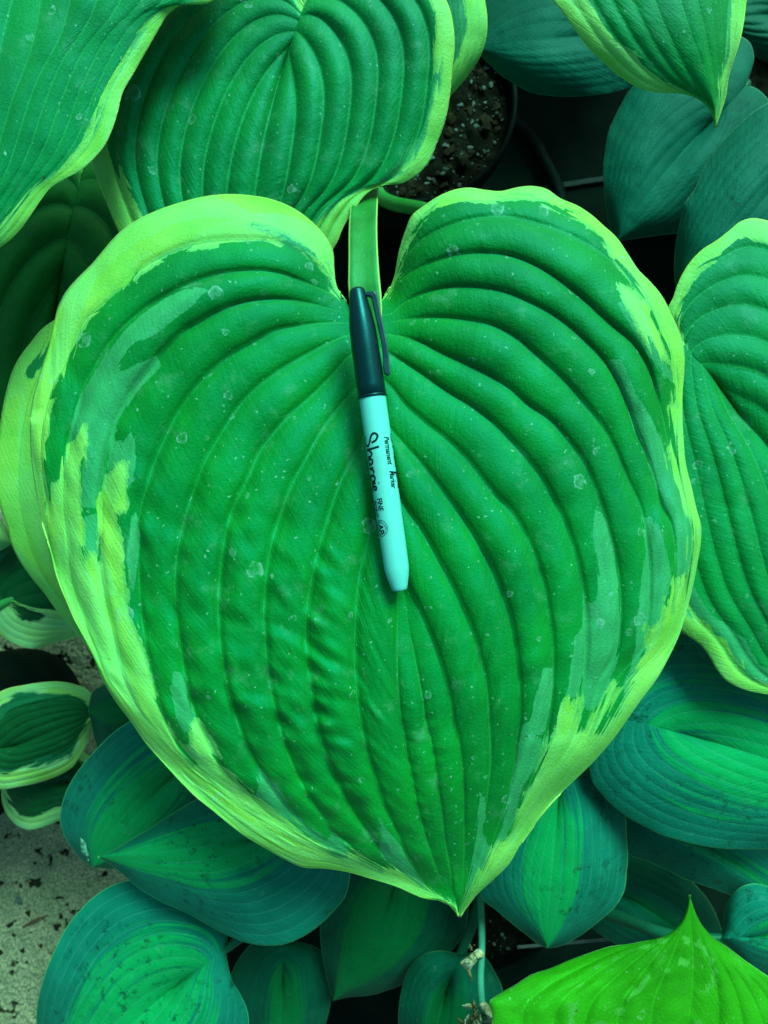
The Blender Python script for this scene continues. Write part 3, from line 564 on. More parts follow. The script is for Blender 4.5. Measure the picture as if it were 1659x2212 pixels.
def main_edge(pts, f, u, m):
    d = np.minimum.reduce([sdpoly(pts, YL), sdpoly(pts, YR), sdpoly(pts, YS)+4, sdpoly(pts, YT)+4])*mm
    return np.minimum(d*0.9, m-1.2)
def main_blot(pts, f, u, m):
    return np.minimum.reduce([sdpoly(pts, b) for b in BL])*mm
OUT = np.vstack([mc[0][::3], mc[-1][::-3]])
def main_shape(px, py, f, u):
    a = np.abs(f)
    base = 0.010*np.exp(-(((px-800)/210)**2+((py-700)/260)**2))            # sunken where the petiole joins
    mid = 0.0035*np.exp(-(a/0.12)**2)*np.exp(-((py-1000)/500)**2)
    lob = -0.005*np.exp(-(((px-480)/260)**2+((py-600)/200)**2))-0.005*np.exp(-(((px-1130)/260)**2+((py-600)/220)**2))
    dm = -sdpoly(np.stack([px.ravel(), py.ravel()], -1), OUT).reshape(px.shape); dm = np.maximum(dm, 0)
    rimd = 0.0075*np.exp(-dm/28)*np.where(f < 0, np.where(py > 900, 0.25, 0.8), 1.0)+0.006*np.exp(-dm/130)
    tip = 0.018*sstep(1500, 2000, py)**1.6
    wav = 0.0035*np.exp(-dm/45)*np.sin(u*31+np.sign(f))
    return base+mid+lob+rimd+tip+wav-0.006*np.exp(-(((px-800)/500)**2+((py-1350)/350)**2))
broad, VM3, DM3 = build_leaf(np.array(mc), mf, D_MAIN, main_shape, m_main, plA, ROWS, 11, relief=0.275, seed=2, edge_fn=main_edge, blot_fn=main_blot,
      label='broadest heart-shaped leaf, deep green with ragged chartreuse margin', pucker=0.0032, sharp=0.55, narrow=(0.004, 0.0125), bfade=0.02)
# channelled petiole with pale edges, running up under the next leaf
def petiole_main():
    ax = [(872,1262,.3665),(860,1120,.368),(842,980,.3695),(824,860,.3708),(810,760,.3715),(797,690,.3705),(789,640,.371),(785,560,.376),(784,490,.384),(788,420,.396),(793,375,.425),(798,345,.49),(800,337,.56)]
    c = cr([tuple(P(*a)) for a in ax]+[tuple(crownA)], 60); n = len(c); pyr = 1106-c[:, 1]/(HC-c[:, 2])*FPX
    wd = np.interp(pyr, [150, 420, 560, 630, 665, 700, 760, 900, 1262], [.006, .0068, .0071, .0078, .0074, .0055, .003, .0016, .0008])
    tang = np.gradient(c, axis=0); V = []; seg = 14
    for i in range(n):
        t = tang[i]/np.linalg.norm(tang[i]); s = np.cross(t, (0, 0, 1)); s /= np.linalg.norm(s)+1e-9; nn = np.cross(s, t)
        for k in range(seg):
            a = 2*math.pi*k/seg; x = math.cos(a); y = math.sin(a); dep = 0.75*(1 if y < 0 else 0.30)
            y2 = y*dep-(0.28*(1-x*x)**1.5 if y >= 0 else 0)          # grooved top
            V.append(c[i]+s*x*wd[i]+nn*y2*wd[i]*0.7)
    F = [(i*seg+k, i*seg+(k+1) % seg, (i+1)*seg+(k+1) % seg, (i+1)*seg+k) for i in range(n-1) for k in range(seg)]
    nb = NB('petiole_channelled'); o = nb.coord('Object'); e = nb.attr('rimf')
    col = nb.mix(nb.rng(nb.noise(o, 60, 4), 0.35, 0.65), (0.002, 0.125, 0.006), (0.005, 0.19, 0.02))
    col = nb.mix(nb.rng(e, 0.86, 0.95), col, (0.16, 0.55, 0.12)); col = nb.mix(nb.math('MULTIPLY', spots(nb, o, 3, 0.5, 90), 0.5), col, (0.1, 0.5, 0.33))
    b = nb.bsdf(col, 0.45, 0.4, (0.1, 0.8, 0.5), nb.bump(nb.noise(o, 400, 3), 0.0003, 0.5)); nb.l(b.outputs[0], nb.out.inputs[0])
    me = mesh('petiole', V, F); attr(me, 'rimf', np.tile([abs(math.cos(2*math.pi*k/seg)) for k in range(seg)], n))
    return mkobj('petiole', me, nb.m, broad)
petiole_main()

def edge_band(wl, wr, tongues=0, seed=0, gap=None):
    """margin width in mm along u for the left and right side, plus random tongues reaching inwards"""
    def fn(pts, f, u, m):
        ul = np.linspace(0, 1, len(wl)); ur = np.linspace(0, 1, len(wr))
        wd = np.where(f < 0, np.interp(u, ul, wl), np.interp(u, ur, wr))
        return m-wd-2.0*vnoise(u*14+f*3, f*5, seed)
    return fn
def blot_band(wl, wr, seed=0, amt=6.0):
    def fn(pts, f, u, m):
        ul = np.linspace(0, 1, len(wl)); ur = np.linspace(0, 1, len(wr))
        wd = np.where(f < 0, np.interp(u, ul, wl), np.interp(u, ur, wr))
        return m-wd-amt*vnoise(u*4+seed, f*22+seed*3, seed+5)
    return fn

# upper leaf with its tip tucked under the broad leaf
leaf(plA, crownA, 0.394, (655,12), (520,660), [(628,90),(595,200),(568,310),(550,420),(536,540)],
     [(600,-75),(500,-110),(390,-70),(290,30),(222,160),(193,280),(197,350),(215,400),(235,450),(257,502),(310,580),(400,640)],
     [(700,-70),(790,-110),(890,-80),(950,-25),(972,20),(980,60),(982,105),(977,150),(973,200),(962,260),(944,310),(922,357),(897,381),(866,397),(829,400),(805,408),(785,425),(765,455),(745,485),(725,530),(670,600),(590,650)],
     m_varT, nv=7, rows=190, sub=11, relief=0.28, droop=0.005, chan=0.004, gx=-0.035, tipd=0.004, wave=0.004, seed=4, petmat=m_pet, smax=0.2,
     edge_fn=edge_band([3,4,5,5,6,11,16,13,10], [3,4,6,7,7,9,15,19,18], seed=3), blot_fn=blot_band([4,4,6,8,9,10,16,16], [4,5,8,12,16,18,18,16], 3),
     label='upper ribbed leaf with thin chartreuse margin, tip tucked under the broad leaf', gy=0.02)
leaf(plA, crownA, 0.362, (200,-450), (-130,640), [(110,-250),(40,-50),(-10,150),(-60,380)],
     [(90,-490),(-80,-430),(-230,-230),(-290,0),(-290,280),(-230,480)],
     [(300,-470),(430,-400),(505,-250),(508,-110),(485,-35),(460,2),(435,10),(405,6),(380,17),(360,35),(345,60),(325,95),(305,130),(285,165),(265,200),(255,240),(242,280),(225,315),(200,345),(175,367),(140,387),(110,405),(90,430),(70,460),(45,495),(20,520),(0,535),(-50,575)],
     m_varT, nv=8, rows=180, sub=8, relief=0.10, droop=0.005, wave=0.002, seed=9, petmat=m_pet, tipd=0.01,
     edge_fn=edge_band([6]*5, [6,6,5,6,7,8,9,8,7], seed=8), blot_fn=blot_band([5]*4, [8,8,6,9,9,9,9], 8, 4),
     label='pale-spotted green leaf with wavy chartreuse edge and its base out of sight')
leaf(plA, crownA, 0.43, (930,-150), (950,232), [(945,-60),(957,40),(962,140)], [(870,-150),(830,-60),(838,60),(880,160)],
     [(990,-155),(1030,-80),(1046,-10),(1053,45),(1049,90),(1039,120),(1024,145),(1004,172),(978,202)],
     m_chart, nv=5, rows=90, sub=6, relief=0.10, droop=0.006, seed=11, petmat=m_pet, edge_fn=edge_band([8]*4, [9,10,11,12,14,16,16], seed=4), blot_fn=blot_band([8]*4, [14]*4, 4, 7),
     label='narrow chartreuse leaf peeping out behind the upper ribbed leaf', gx=0.05)
leaf(plA, crownA, 0.405, (1462,722), (1795,1560), [(1490,760),(1525,800),(1560,840),(1600,900),(1660,968),(1712,1065),(1765,1250),(1790,1420)],
     [(1450,690),(1443,665),(1453,645),(1463,615),(1476,588),(1493,563),(1518,538),(1545,521),(1575,498),(1595,481),(1610,474),(1629,471),(1644,473),(1664,478),(1760,535),(1860,690),(1900,900),(1880,1150),(1840,1380)],
     [(1435,740),(1405,820),(1390,950),(1392,1080),(1405,1200),(1430,1290),(1455,1345),(1472,1363),(1491,1377),(1513,1393),(1530,1415),(1546,1443),(1565,1467),(1590,1483),(1617,1493),(1659,1501),(1720,1522)],
     m_var, nv=7, rows=190, sub=9, relief=0.15, droop=0.006, chan=0.006, seed=13, petmat=m_pet, smax=0.2,
     edge_fn=edge_band([6,8,10,10,9,8,8], [5,5,5,5,6,7,9,10,8,8], seed=6), blot_fn=blot_band([7,9,11,11,11], [5,6,8,12,20,24,22,18], 6, 6),
     label='green leaf overlapped by the broad leaf\'s side, dried-drop rings and a jagged chartreuse edge', gx=-0.01, path=[(1380,690,.43),(1200,570,.47),(1030,487,.505),(915,452,.53),(850,440,.55),(815,415,.58)], petr=0.0043)
leaf(plA, crownA, 0.425, (262,770), (240,1455), [(258,900),(255,1050),(250,1200),(245,1330)],
     [(225,700),(170,672),(118,691),(88,713),(66,740),(50,760),(30,793),(15,838),(5,883),(-3,943),(-7,1000),(-5,1060),(5,1110),(15,1136),(25,1176),(45,1216),(70,1251),(95,1281),(120,1316),(145,1346),(170,1375),(205,1415)],
     [(300,760),(360,830),(400,1000),(380,1200),(310,1370)],
     m_chart, nv=5, rows=140, sub=8, relief=0.09, droop=0.007, seed=17, petmat=m_pet, rim=0.3,
     edge_fn=lambda p, f, u, m: np.where(f < 0, np.maximum(np.maximum(-sdpoly(p, [(107,728),(88,762),(58,795),(52,812),(70,816),(92,798),(112,778),(116,728)])*0.5, -3), np.where(np.abs(f) < 0.62, 7*vnoise(u*5, f*24, 2)+(0.62-np.abs(f))*26-5, -3)), 3),
     blot_fn=lambda p, f, u, m: 4+4*vnoise(u*6, f*20, 4),
     label='almost wholly chartreuse leaf sticking out from under the broad leaf')
leaf(plA, crownA, 0.485, (178,428), (95,1100), [(160,465),(143,500),(130,570),(120,650),(105,820)],
     [(188,375),(160,310),(60,285),(-70,330),(-200,480),(-230,700),(-180,900),(-40,1060)], [(168,375),(205,305),(310,315),(400,420),(420,600),(370,800),(250,960)],
     m_dark, nv=6, rows=120, sub=8, relief=0.25, droop=0.012, chan=0.012, seed=19, petmat=m_pet, smax=0.4,
     edge_fn=edge_band([5]*4, [5]*4, seed=2), blot_fn=blot_band([9]*4, [9]*4, 2), label='shaded deep green leaf lying low between its margined neighbours')

# ------------------------------------------------------------------ HOSTA B: needle-tipped leaf
plB = empty('hosta_plant', crownT, 'chartreuse-edged hosta whose one leaf in view ends in a long needle tip', 'plant', 'potted hostas')
leaf(plB, crownT, 0.365, (1370,-350), (1545,277), [(1400,-220),(1450,-60),(1495,80),(1530,180),(1544,240)],
     [(1310,-390),(1210,-350),(1145,-240),(1150,-110),(1194,0),(1214,25),(1229,47),(1254,82),(1279,112),(1309,140),(1334,162),(1364,182),(1394,195),(1429,201),(1469,202),(1504,210),(1529,220),(1540,235),(1543,255)],
     [(1420,-385),(1530,-340),(1600,-220),(1622,-80),(1613,0),(1607,50),(1597,95),(1584,135),(1574,170),(1569,205),(1559,240),(1551,262)],
     m_var, nv=6, rows=170, sub=8, relief=0.09, droop=0.004, tipd=0.028, seed=23, petmat=m_pet,
     edge_fn=edge_band([4,4,6,9,12,13,13,12,6,1.5], [3,3,4,6,7,6,4,1.2], seed=9), blot_fn=blot_band([6,6,9,13,14,12,4], [6,6,9,10,7,3], 9, 6))

# ------------------------------------------------------------------ HOSTA C: plain blue-green, in shade
plC = empty('hosta_plant', crownU, 'plain dull blue-green hosta without pale margins, its leaves shaded', 'plant', 'potted hostas')
leaf(plC, crownU, 0.50, (1420,60), (1022,105), [(1300,75),(1180,85),(1090,95)], [(1440,-20),(1340,-110),(1200,-130),(1090,-60),(1040,20)],
     [(1440,130),(1400,175),(1359,190),(1319,201),(1279,206),(1229,209),(1179,206),(1139,197),(1109,180),(1079,160),(1059,140),(1039,122)], m_blue, nv=7, rows=110, sub=6, relief=0.05,
     droop=0.014, seed=27, petmat=m_petblue, label='blue-green leaf partly hidden by the needle-tipped leaf')
leaf(plC, crownU, 0.50, (1612,181), (1334,521), [(1570,230),(1510,290),(1440,370),(1380,450)],
     [(1622,155),(1629,122),(1618,90),(1595,76),(1540,72),(1460,100),(1395,150),(1359,192),(1344,220),(1324,260),(1314,285),(1307,325),(1303,360),(1304,400),(1309,450),(1317,490)],
     [(1640,195),(1665,225),(1660,290),(1620,370),(1550,450),(1480,500),(1419,509),(1379,515)], m_blue, nv=8, rows=130, sub=6, relief=0.07, droop=0.014, seed=29, petmat=m_petblue, chan=0.008, back=0.008,
     label='blue-green leaf whose stalk end and rounded base lobe are in view')
leaf(plC, crownU, 0.46, (1800,250), (1464,648), [(1740,320),(1660,420),(1570,530),(1500,610)],
     [(1760,205),(1700,205),(1659,222),(1629,240),(1599,265),(1569,295),(1539,330),(1519,365),(1499,410),(1479,440),(1472,465),(1464,500),(1458,540),(1456,575),(1458,610)],
     [(1840,290),(1850,420),(1760,570),(1640,650),(1540,670)], m_blue, nv=8, rows=130, sub=6, relief=0.09, droop=0.016, seed=31, petmat=m_petblue,
     label='broad corrugated blue-green leaf beneath the chartreuse edge of a neighbouring plant')
leaf(plC, crownU, 0.565, (1760,30), (1540,40), [(1690,30),(1610,35)], [(1760,-40),(1680,-90),(1590,-50)], [(1770,100),(1700,140),(1610,110)], m_junedk, nv=6, rows=80, sub=6,
     relief=0.15, seed=33, petmat=m_petblue, label='lowest dark leaf, almost lost in shade')

# ------------------------------------------------------------------ HOSTA D: blue-green with bright centre streaks
plD = empty('hosta_plant', crownD, 'blue-green hosta with bright green streaks down its leaf centres and a withered flower stalk', 'plant', 'potted hostas')
def center(wid, seed=0, ends=(0.0, 1.0)):
    """signed 'distance' (mm) inside the bright centre"""
    def fn(p, f, u, m):
        wv = wid*(0.55+0.6*np.sin(np.pi*np.clip(u*0.9+0.05, 0, 1)))
        return (np.abs(f)-wv)*40+6*vnoise(u*2.2+seed, f*9+seed, seed)
    return fn
def dl(d, base, tip, mid, left, right, mat=None, nv=8, rows=140, sub=7, seed=40, cw=0.4, label=None, **kw):
    kw.setdefault('relief', 0.055); kw.setdefault('droop', 0.014)
    return leaf(plD, crownD, d, base, tip, mid, left, right, mat or m_june, nv=nv, rows=rows, sub=sub, seed=seed, petmat=m_petblue, label=label,
                blot_fn=center(cw, seed), **kw)
dl(.440, (1335,1553), (1930,1725), [(1450,1578),(1600,1622),(1760,1675)],
   [(1325,1500),(1350,1430),(1430,1375),(1560,1375),(1710,1430),(1840,1560)],
   [(1300,1590),(1275,1630),(1274,1664),(1280,1689),(1299,1714),(1324,1741),(1354,1764),(1389,1784),(1429,1804),(1469,1816),(1509,1826),(1554,1833),(1604,1835),(1659,1835),(1750,1827),(1860,1790)],
   seed=41, cw=0.42, nv=10, rows=170, label='big teal-edged leaf with a wide bright green centre')
dl(.465, (1225,1610), (1182,2048), [(1205,1740),(1192,1880),(1184,1980)],
   [(1150,1640),(1070,1760),(1025,1870),(1037,1931),(1044,1944),(1069,1964),(1104,1994),(1139,2021),(1164,2041)],
   [(1290,1640),(1335,1710),(1352,1766),(1354,1809),(1357,1849),(1354,1884),(1349,1924),(1329,1959),(1294,1991),(1254,2021),(1219,2041),(1199,2047)],
   seed=43, cw=0.34, label='blunt-tipped teal leaf beside the flower stalk')
dl(.50, (1330,1740), (1780,1985), [(1440,1790),(1560,1850),(1670,1920)], [(1370,1690),(1500,1720),(1660,1800),(1760,1900)],
   [(1325,1790),(1345,1832),(1359,1846),(1394,1859),(1439,1879),(1479,1899),(1529,1916),(1579,1934),(1680,1975)], seed=45, cw=0.12, mat=m_june, label='dull teal leaf tucked under the big bright-centred leaf')
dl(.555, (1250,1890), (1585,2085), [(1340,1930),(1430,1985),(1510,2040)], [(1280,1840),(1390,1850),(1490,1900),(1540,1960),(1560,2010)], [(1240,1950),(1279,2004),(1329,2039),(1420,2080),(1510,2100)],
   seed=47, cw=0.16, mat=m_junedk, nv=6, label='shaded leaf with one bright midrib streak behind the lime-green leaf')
dl(.47, (1553,2028), (1860,2010), [(1659,2022),(1760,2015)], [(1562,1999),(1564,1969),(1579,1936),(1604,1914),(1629,1908),(1659,1914),(1750,1940)], [(1579,2050),(1619,2086),(1690,2118),(1790,2085)],
   seed=49, cw=0.25, nv=6, rows=110, label='rounded blue-green leaf base half hidden by the lime-green leaf')
dl(.440, (690,1800), (211,1851), [(560,1812),(420,1832),(300,1845)],
   [(700,1745),(620,1690),(510,1690),(425,1726),(390,1746),(350,1771),(320,1791),(280,1814),(240,1839)],
   [(735,1820),(756,1870),(754,1909),(745,1939),(725,1964),(690,1999),(650,2026),(615,2040),(575,2043),(530,2036),(490,2020),(450,1999),(400,1971),(350,1949),(300,1919),(265,1889),(235,1866)],
   seed=51, cw=0.38, nv=9, rows=170, label='teal leaf with bright streaked centre and sharp tip over the concrete')
dl(.480, (450,1600), (200,1874), [(370,1680),(300,1755),(240,1830)],
   [(420,1545),(340,1530),(275,1561),(240,1586),(210,1616),(175,1656),(145,1704),(132,1744),(130,1779),(140,1809),(160,1839),(182,1862)],
   [(500,1650),(490,1740),(410,1815),(330,1858),(245,1877)], seed=53, cw=0.45, nv=9, label='striped teal leaf with a frayed papery scrap near its tip')
dl(.475, (487,2052), (170,2345), [(400,2115),(310,2190),(230,2275)],
   [(492,2018),(470,1960),(400,1912),(330,1893),(280,1901),(245,1911),(210,1931),(170,1969),(140,2009),(115,2059),(95,2109),(82,2159),(78,2205),(95,2280)],
   [(494,2090),(500,2114),(520,2149),(535,2184),(538,2215),(520,2290),(430,2370),(300,2385)], seed=55, cw=0.5, nv=10, rows=170, chan=0.008, label='dusty teal leaf with bright centre and its stalk in view')
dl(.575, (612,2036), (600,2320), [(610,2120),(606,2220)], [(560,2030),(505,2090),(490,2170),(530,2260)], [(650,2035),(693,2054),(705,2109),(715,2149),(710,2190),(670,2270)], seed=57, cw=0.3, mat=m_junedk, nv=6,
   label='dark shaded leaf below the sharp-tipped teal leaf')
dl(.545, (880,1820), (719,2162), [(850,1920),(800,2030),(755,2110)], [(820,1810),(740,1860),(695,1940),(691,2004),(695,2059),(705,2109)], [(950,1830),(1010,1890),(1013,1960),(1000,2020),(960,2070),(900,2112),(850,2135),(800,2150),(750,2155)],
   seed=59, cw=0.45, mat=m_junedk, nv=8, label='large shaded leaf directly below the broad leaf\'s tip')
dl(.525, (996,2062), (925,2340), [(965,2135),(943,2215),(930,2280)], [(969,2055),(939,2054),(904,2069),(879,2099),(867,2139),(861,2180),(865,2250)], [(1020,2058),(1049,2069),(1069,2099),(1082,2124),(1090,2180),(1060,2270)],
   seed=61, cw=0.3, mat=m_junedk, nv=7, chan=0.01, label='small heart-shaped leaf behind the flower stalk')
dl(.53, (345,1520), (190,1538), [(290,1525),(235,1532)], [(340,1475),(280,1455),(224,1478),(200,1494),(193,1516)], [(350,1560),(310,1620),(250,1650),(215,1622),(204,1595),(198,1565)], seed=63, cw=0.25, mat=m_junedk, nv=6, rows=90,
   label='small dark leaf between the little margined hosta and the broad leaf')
# frayed scrap near the tip of the striped leaf
def scrap(name, outline, d, mat, parent, seed=0, bulge=0.003, label=None, rows=14):
    o = np.asarray(outline, float); c = o.mean(0); O = cr(np.vstack([o, o[:1]]), 40)[:-1]; V = []; F = []; n = len(O)
    for i, k in enumerate(np.linspace(0.02, 1, rows)):
        q = c+(O-c)*k; z = d-bulge*(1-k**2)-0.0016*fbm(q[:, 0]/7, q[:, 1]/7, seed, 3); V.append(unproj(q[:, 0], q[:, 1], z))
    V = np.vstack(V); F = [(i*n+k, i*n+(k+1) % n, (i+1)*n+(k+1) % n, (i+1)*n+k) for i in range(rows-1) for k in range(n)]+[tuple(range(n))[::-1]]
    ob = mkobj(name, mesh(name, V, F), mat, parent); m = ob.modifiers.new('thickness', 'SOLIDIFY'); m.thickness = 0.0004
    if label: ob['label'] = label
    return ob
striped = [o for o in plD.children if o.get('label', '').startswith('striped')][0]
scrap('frayed_scrap', kN((173,1808),(184,1818),(190,1838),(195,1852),(190,1862),(187,1850),(180,1846),(174,1830)), .476, simple_mat('papery_scrap', (0.05, 0.33, 0.19), (0.02, 0.22, 0.11), 0.6), striped, 3)
# flower stalk
sc_pts = cr([tuple(crownD+Vector((0.012, 0.0, 0))), tuple(P(1030, 1850, .565)), tuple(P(1037, 1920, .53)), tuple(P(1040, 1986, .512)), tuple(P(1041, 2026, .503)), tuple(P(1040, 2069, .494)), tuple(P(1038, 2118, .484)), tuple(P(1041, 2165, .474)), tuple(P(1046, 2200, .468)), tuple(P(1052, 2245, .463))], 60)
stalk = tube('flower_stalk', sc_pts, np.interp(np.arange(60), [0, 20, 40, 59], [.0026, .0023, .0022, .0021]), m_scape, plD, 14); stalk['label'] = 'bluish flower stalk with papery withered flowers'
scrap('withered_bract', kN((1030,2049),(1040,2051),(1046,2062),(1044,2070),(1036,2064),(1030,2077),(1020,2089),(1014,2098),(1003,2092),(995,2081),(1003,2071),(1016,2062),(1024,2054)), .4905, m_straw, stalk, 5, 0.0045)
tube('withered_tail', cr([tuple(P(1011, 2094, .489)), tuple(P(1016, 2106, .489)), tuple(P(1019, 2116, .490)), tuple(P(1018, 2123, .4905))], 14), np.linspace(.0011, .0003, 14), m_strawb, stalk, 8)
def petal_lump(name, cx, cy, d, rx, ry, n, parent, seed, mats):
    r = np.random.default_rng(seed)
    for i in range(n):
        a = r.random()*6.283; q = math.sqrt(r.random()); x = cx+rx*q*math.cos(a); y = cy+ry*q*math.sin(a); L = (0.35+0.5*r.random())*max(rx, ry)*0.55; th = r.normal(1.2, 0.9); wd = L*(0.22+0.2*r.random())
        ca, sa = math.cos(th), math.sin(th)
        out = [(x+ca*L*t+sa*wd*s, y+sa*L*t-ca*wd*s) for t, s in ((-1, 0), (-.5, .8), (.2, 1), (.8, .5), (1, 0), (.6, -.6), (0, -1), (-.6, -.7))]
        scrap(name, out, d-0.010*(1-q)*r.random()-0.003*(1-q), mats[i % len(mats)], parent, seed+i, 0.003, rows=8)
petal_lump('withered_petal', 1019, 2043, .499, 7, 11, 6, stalk, 71, [m_strawb, m_straw])
petal_lump('withered_petal', 1030, 2208, .468, 36, 40, 30, stalk, 73, [m_strawb, m_straw, m_strawb])
scrap('withered_bract', kN((1034,2168),(1046,2163),(1056,2172),(1064,2185),(1072,2200),(1078,2214),(1080,2235),(1066,2240),(1060,2215),(1050,2195),(1040,2182)), .462, m_straw, stalk, 8, 0.005)
# twisted wire in the gap
for nm, ph in (('twisted_wire', 0.0),):
    wroot = empty('twisted_wire', P(1220, 2038, .60), 'pale twisted wire lying on the soil beside the blunt-tipped teal leaf', 'wire')
    a = P(1118, 2046, .604); b = P(1330, 2028, .604); dv = (b-a).normalized(); sv = dv.cross(Vector((0, 0, 1)))
    for k in (0, math.pi):
        pts = [a+(b-a)*t+sv*0.0007*math.cos(t*150+k)+Vector((0, 0, 1))*(0.0007*math.sin(t*150+k)) for t in np.linspace(0, 1, 340)]
        tube('strand', pts, 0.0006, simple_mat('galvanised_wire', (0.10, 0.24, 0.19), (0.05, 0.13, 0.1), 0.5), wroot, 6)

# ------------------------------------------------------------------ HOSTA E: small, pale-margined, dark centre
plE = empty('hosta_plant', crownF, 'small dark green hosta with wide pale margins beside the pitted concrete', 'plant', 'potted hostas')
leaf(plE, crownF, .555, (-45,1622), (204,1545), [(30,1612),(90,1590),(150,1566)], [(-60,1570),(-30,1520),(0,1494),(20,1486),(50,1480),(79,1475),(109,1472),(139,1473),(165,1479),(185,1487),(198,1500),(204,1520)],
     [(-50,1670),(-20,1700),(0,1705),(40,1700),(79,1692),(111,1682),(139,1669),(159,1655),(175,1629),(189,1605),(195,1585),(202,1565)], m_small, nv=7, rows=130, sub=7, relief=0.16, droop=0.010, seed=81, petmat=m_pet,
     edge_fn=edge_band([4,8,7,5,7,7,4], [6,10,12,11,9,7,5], seed=21), blot_fn=blot_band([10,14,14,8,8], [10,13,14,10,8], 21, 5), label='dark-centred leaf with the widest pale margin')
leaf(plE, crownF, .59, (215,1690), (2,1700), [(140,1690),(60,1697)], [(200,1640),(130,1610),(40,1640)], [(205,1740),(160,1765),(129,1773),(107,1782),(83,1790),(60,1793),(40,1786),(24,1772),(12,1755),(4,1730)], m_small, nv=6, rows=100, sub=7,
     relief=0.12, seed=83, petmat=m_pet, edge_fn=edge_band([5]*3, [6,9,9,9,8,6,4], seed=22), blot_fn=blot_band([7]*3, [9]*3, 22, 3), label='shaded leaf with curved lime edge under the wide-margined leaf', pet=False)
leaf(plE, crownF, .535, (0,1306), (215,1352), [(22,1298),(50,1306),(80,1314),(115,1318),(165,1332)], [(-25,1280),(-30,1210),(20,1150),(100,1150),(170,1220),(205,1300)],
     [(-15,1330),(-8,1360),(8,1378),(25,1388),(50,1398),(69,1402),(95,1396),(129,1386),(159,1378),(190,1368)], m_small, nv=6, rows=110, sub=7, relief=0.14, droop=0.006, chan=-0.006, seed=85, petmat=m_pet, smax=0.15,
     edge_fn=lambda p, f, u, m: np.where(f < 0, m-3, np.where(u < 0.5, sdpoly(p, [(18,1306),(40,1308),(80,1322),(92,1330),(88,1342),(72,1345),(66,1352),(50,1342),(30,1320)])*-0.3, -4)),
     blot_fn=blot_band([8]*3, [4]*3, 23, 4), label='folded leaf with a creamy lower half and dark upper half')
leaf(plE, crownF, .50, (-90,1100), (27,1174), [(-50,1120),(-10,1150)], [(-70,1080),(-20,1100),(15,1140)], [(-90,1150),(-40,1190),(0,1190)], m_small, nv=4, rows=60, sub=6, relief=0.1, seed=87, petmat=m_pet,
     edge_fn=lambda p, f, u, m: -3+0*m, label='creamy leaf tip just showing past the chartreuse leaf')

# ------------------------------------------------------------------ HOSTA F: lime green
plF = empty('hosta_plant', crownL, 'bright lime-green hosta with a raised pointed leaf tip', 'plant', 'potted hostas')
leaf(plF, crownL, .395, (1330,2600), (1490,1934), [(1420,2450),(1470,2300),(1490,2180),(1497,2080),(1493,2000)],
     [(1180,2600),(1060,2500),(1040,2350),(1062,2230),(1062,2185),(1056,2165),(1079,2146),(1109,2129),(1149,2104),(1189,2091),(1229,2074),(1279,2056),(1319,2044),(1359,2039),(1399,2031),(1434,2025),(1457,2016),(1474,1999),(1484,1974),(1488,1954)],
     [(1480,2620),(1680,2560),(1800,2420),(1800,2280),(1730,2170),(1659,2109),(1609,2074),(1569,2044),(1539,2024),(1514,1999),(1499,1969),(1494,1952)],
     m_lime, nv=6, rows=180, sub=9, relief=0.12, droop=0.012, wave=0.006, seed=91, petmat=m_pet, tipd=-0.006, pucker=0.0016,
     edge_fn=lambda p, f, u, m: 20+0*m, blot_fn=lambda p, f, u, m: np.minimum(m-0.8, 0.5*np.abs(sdpoly(p, [(1470,2020),(1350,2060),(1270,2110),(1235,2170),(1240,2240),(1330,2190),(1410,2100),(1500,2075),(1530,2110),(1520,2160),(1480,2190),(1470,2240),(1490,2300),(1510,2200),(1555,2110),(1520,2050)]))*0.23-1.2+1.5*vnoise(p[:, 0]/14, p[:, 1]/14, 5)+1.2))

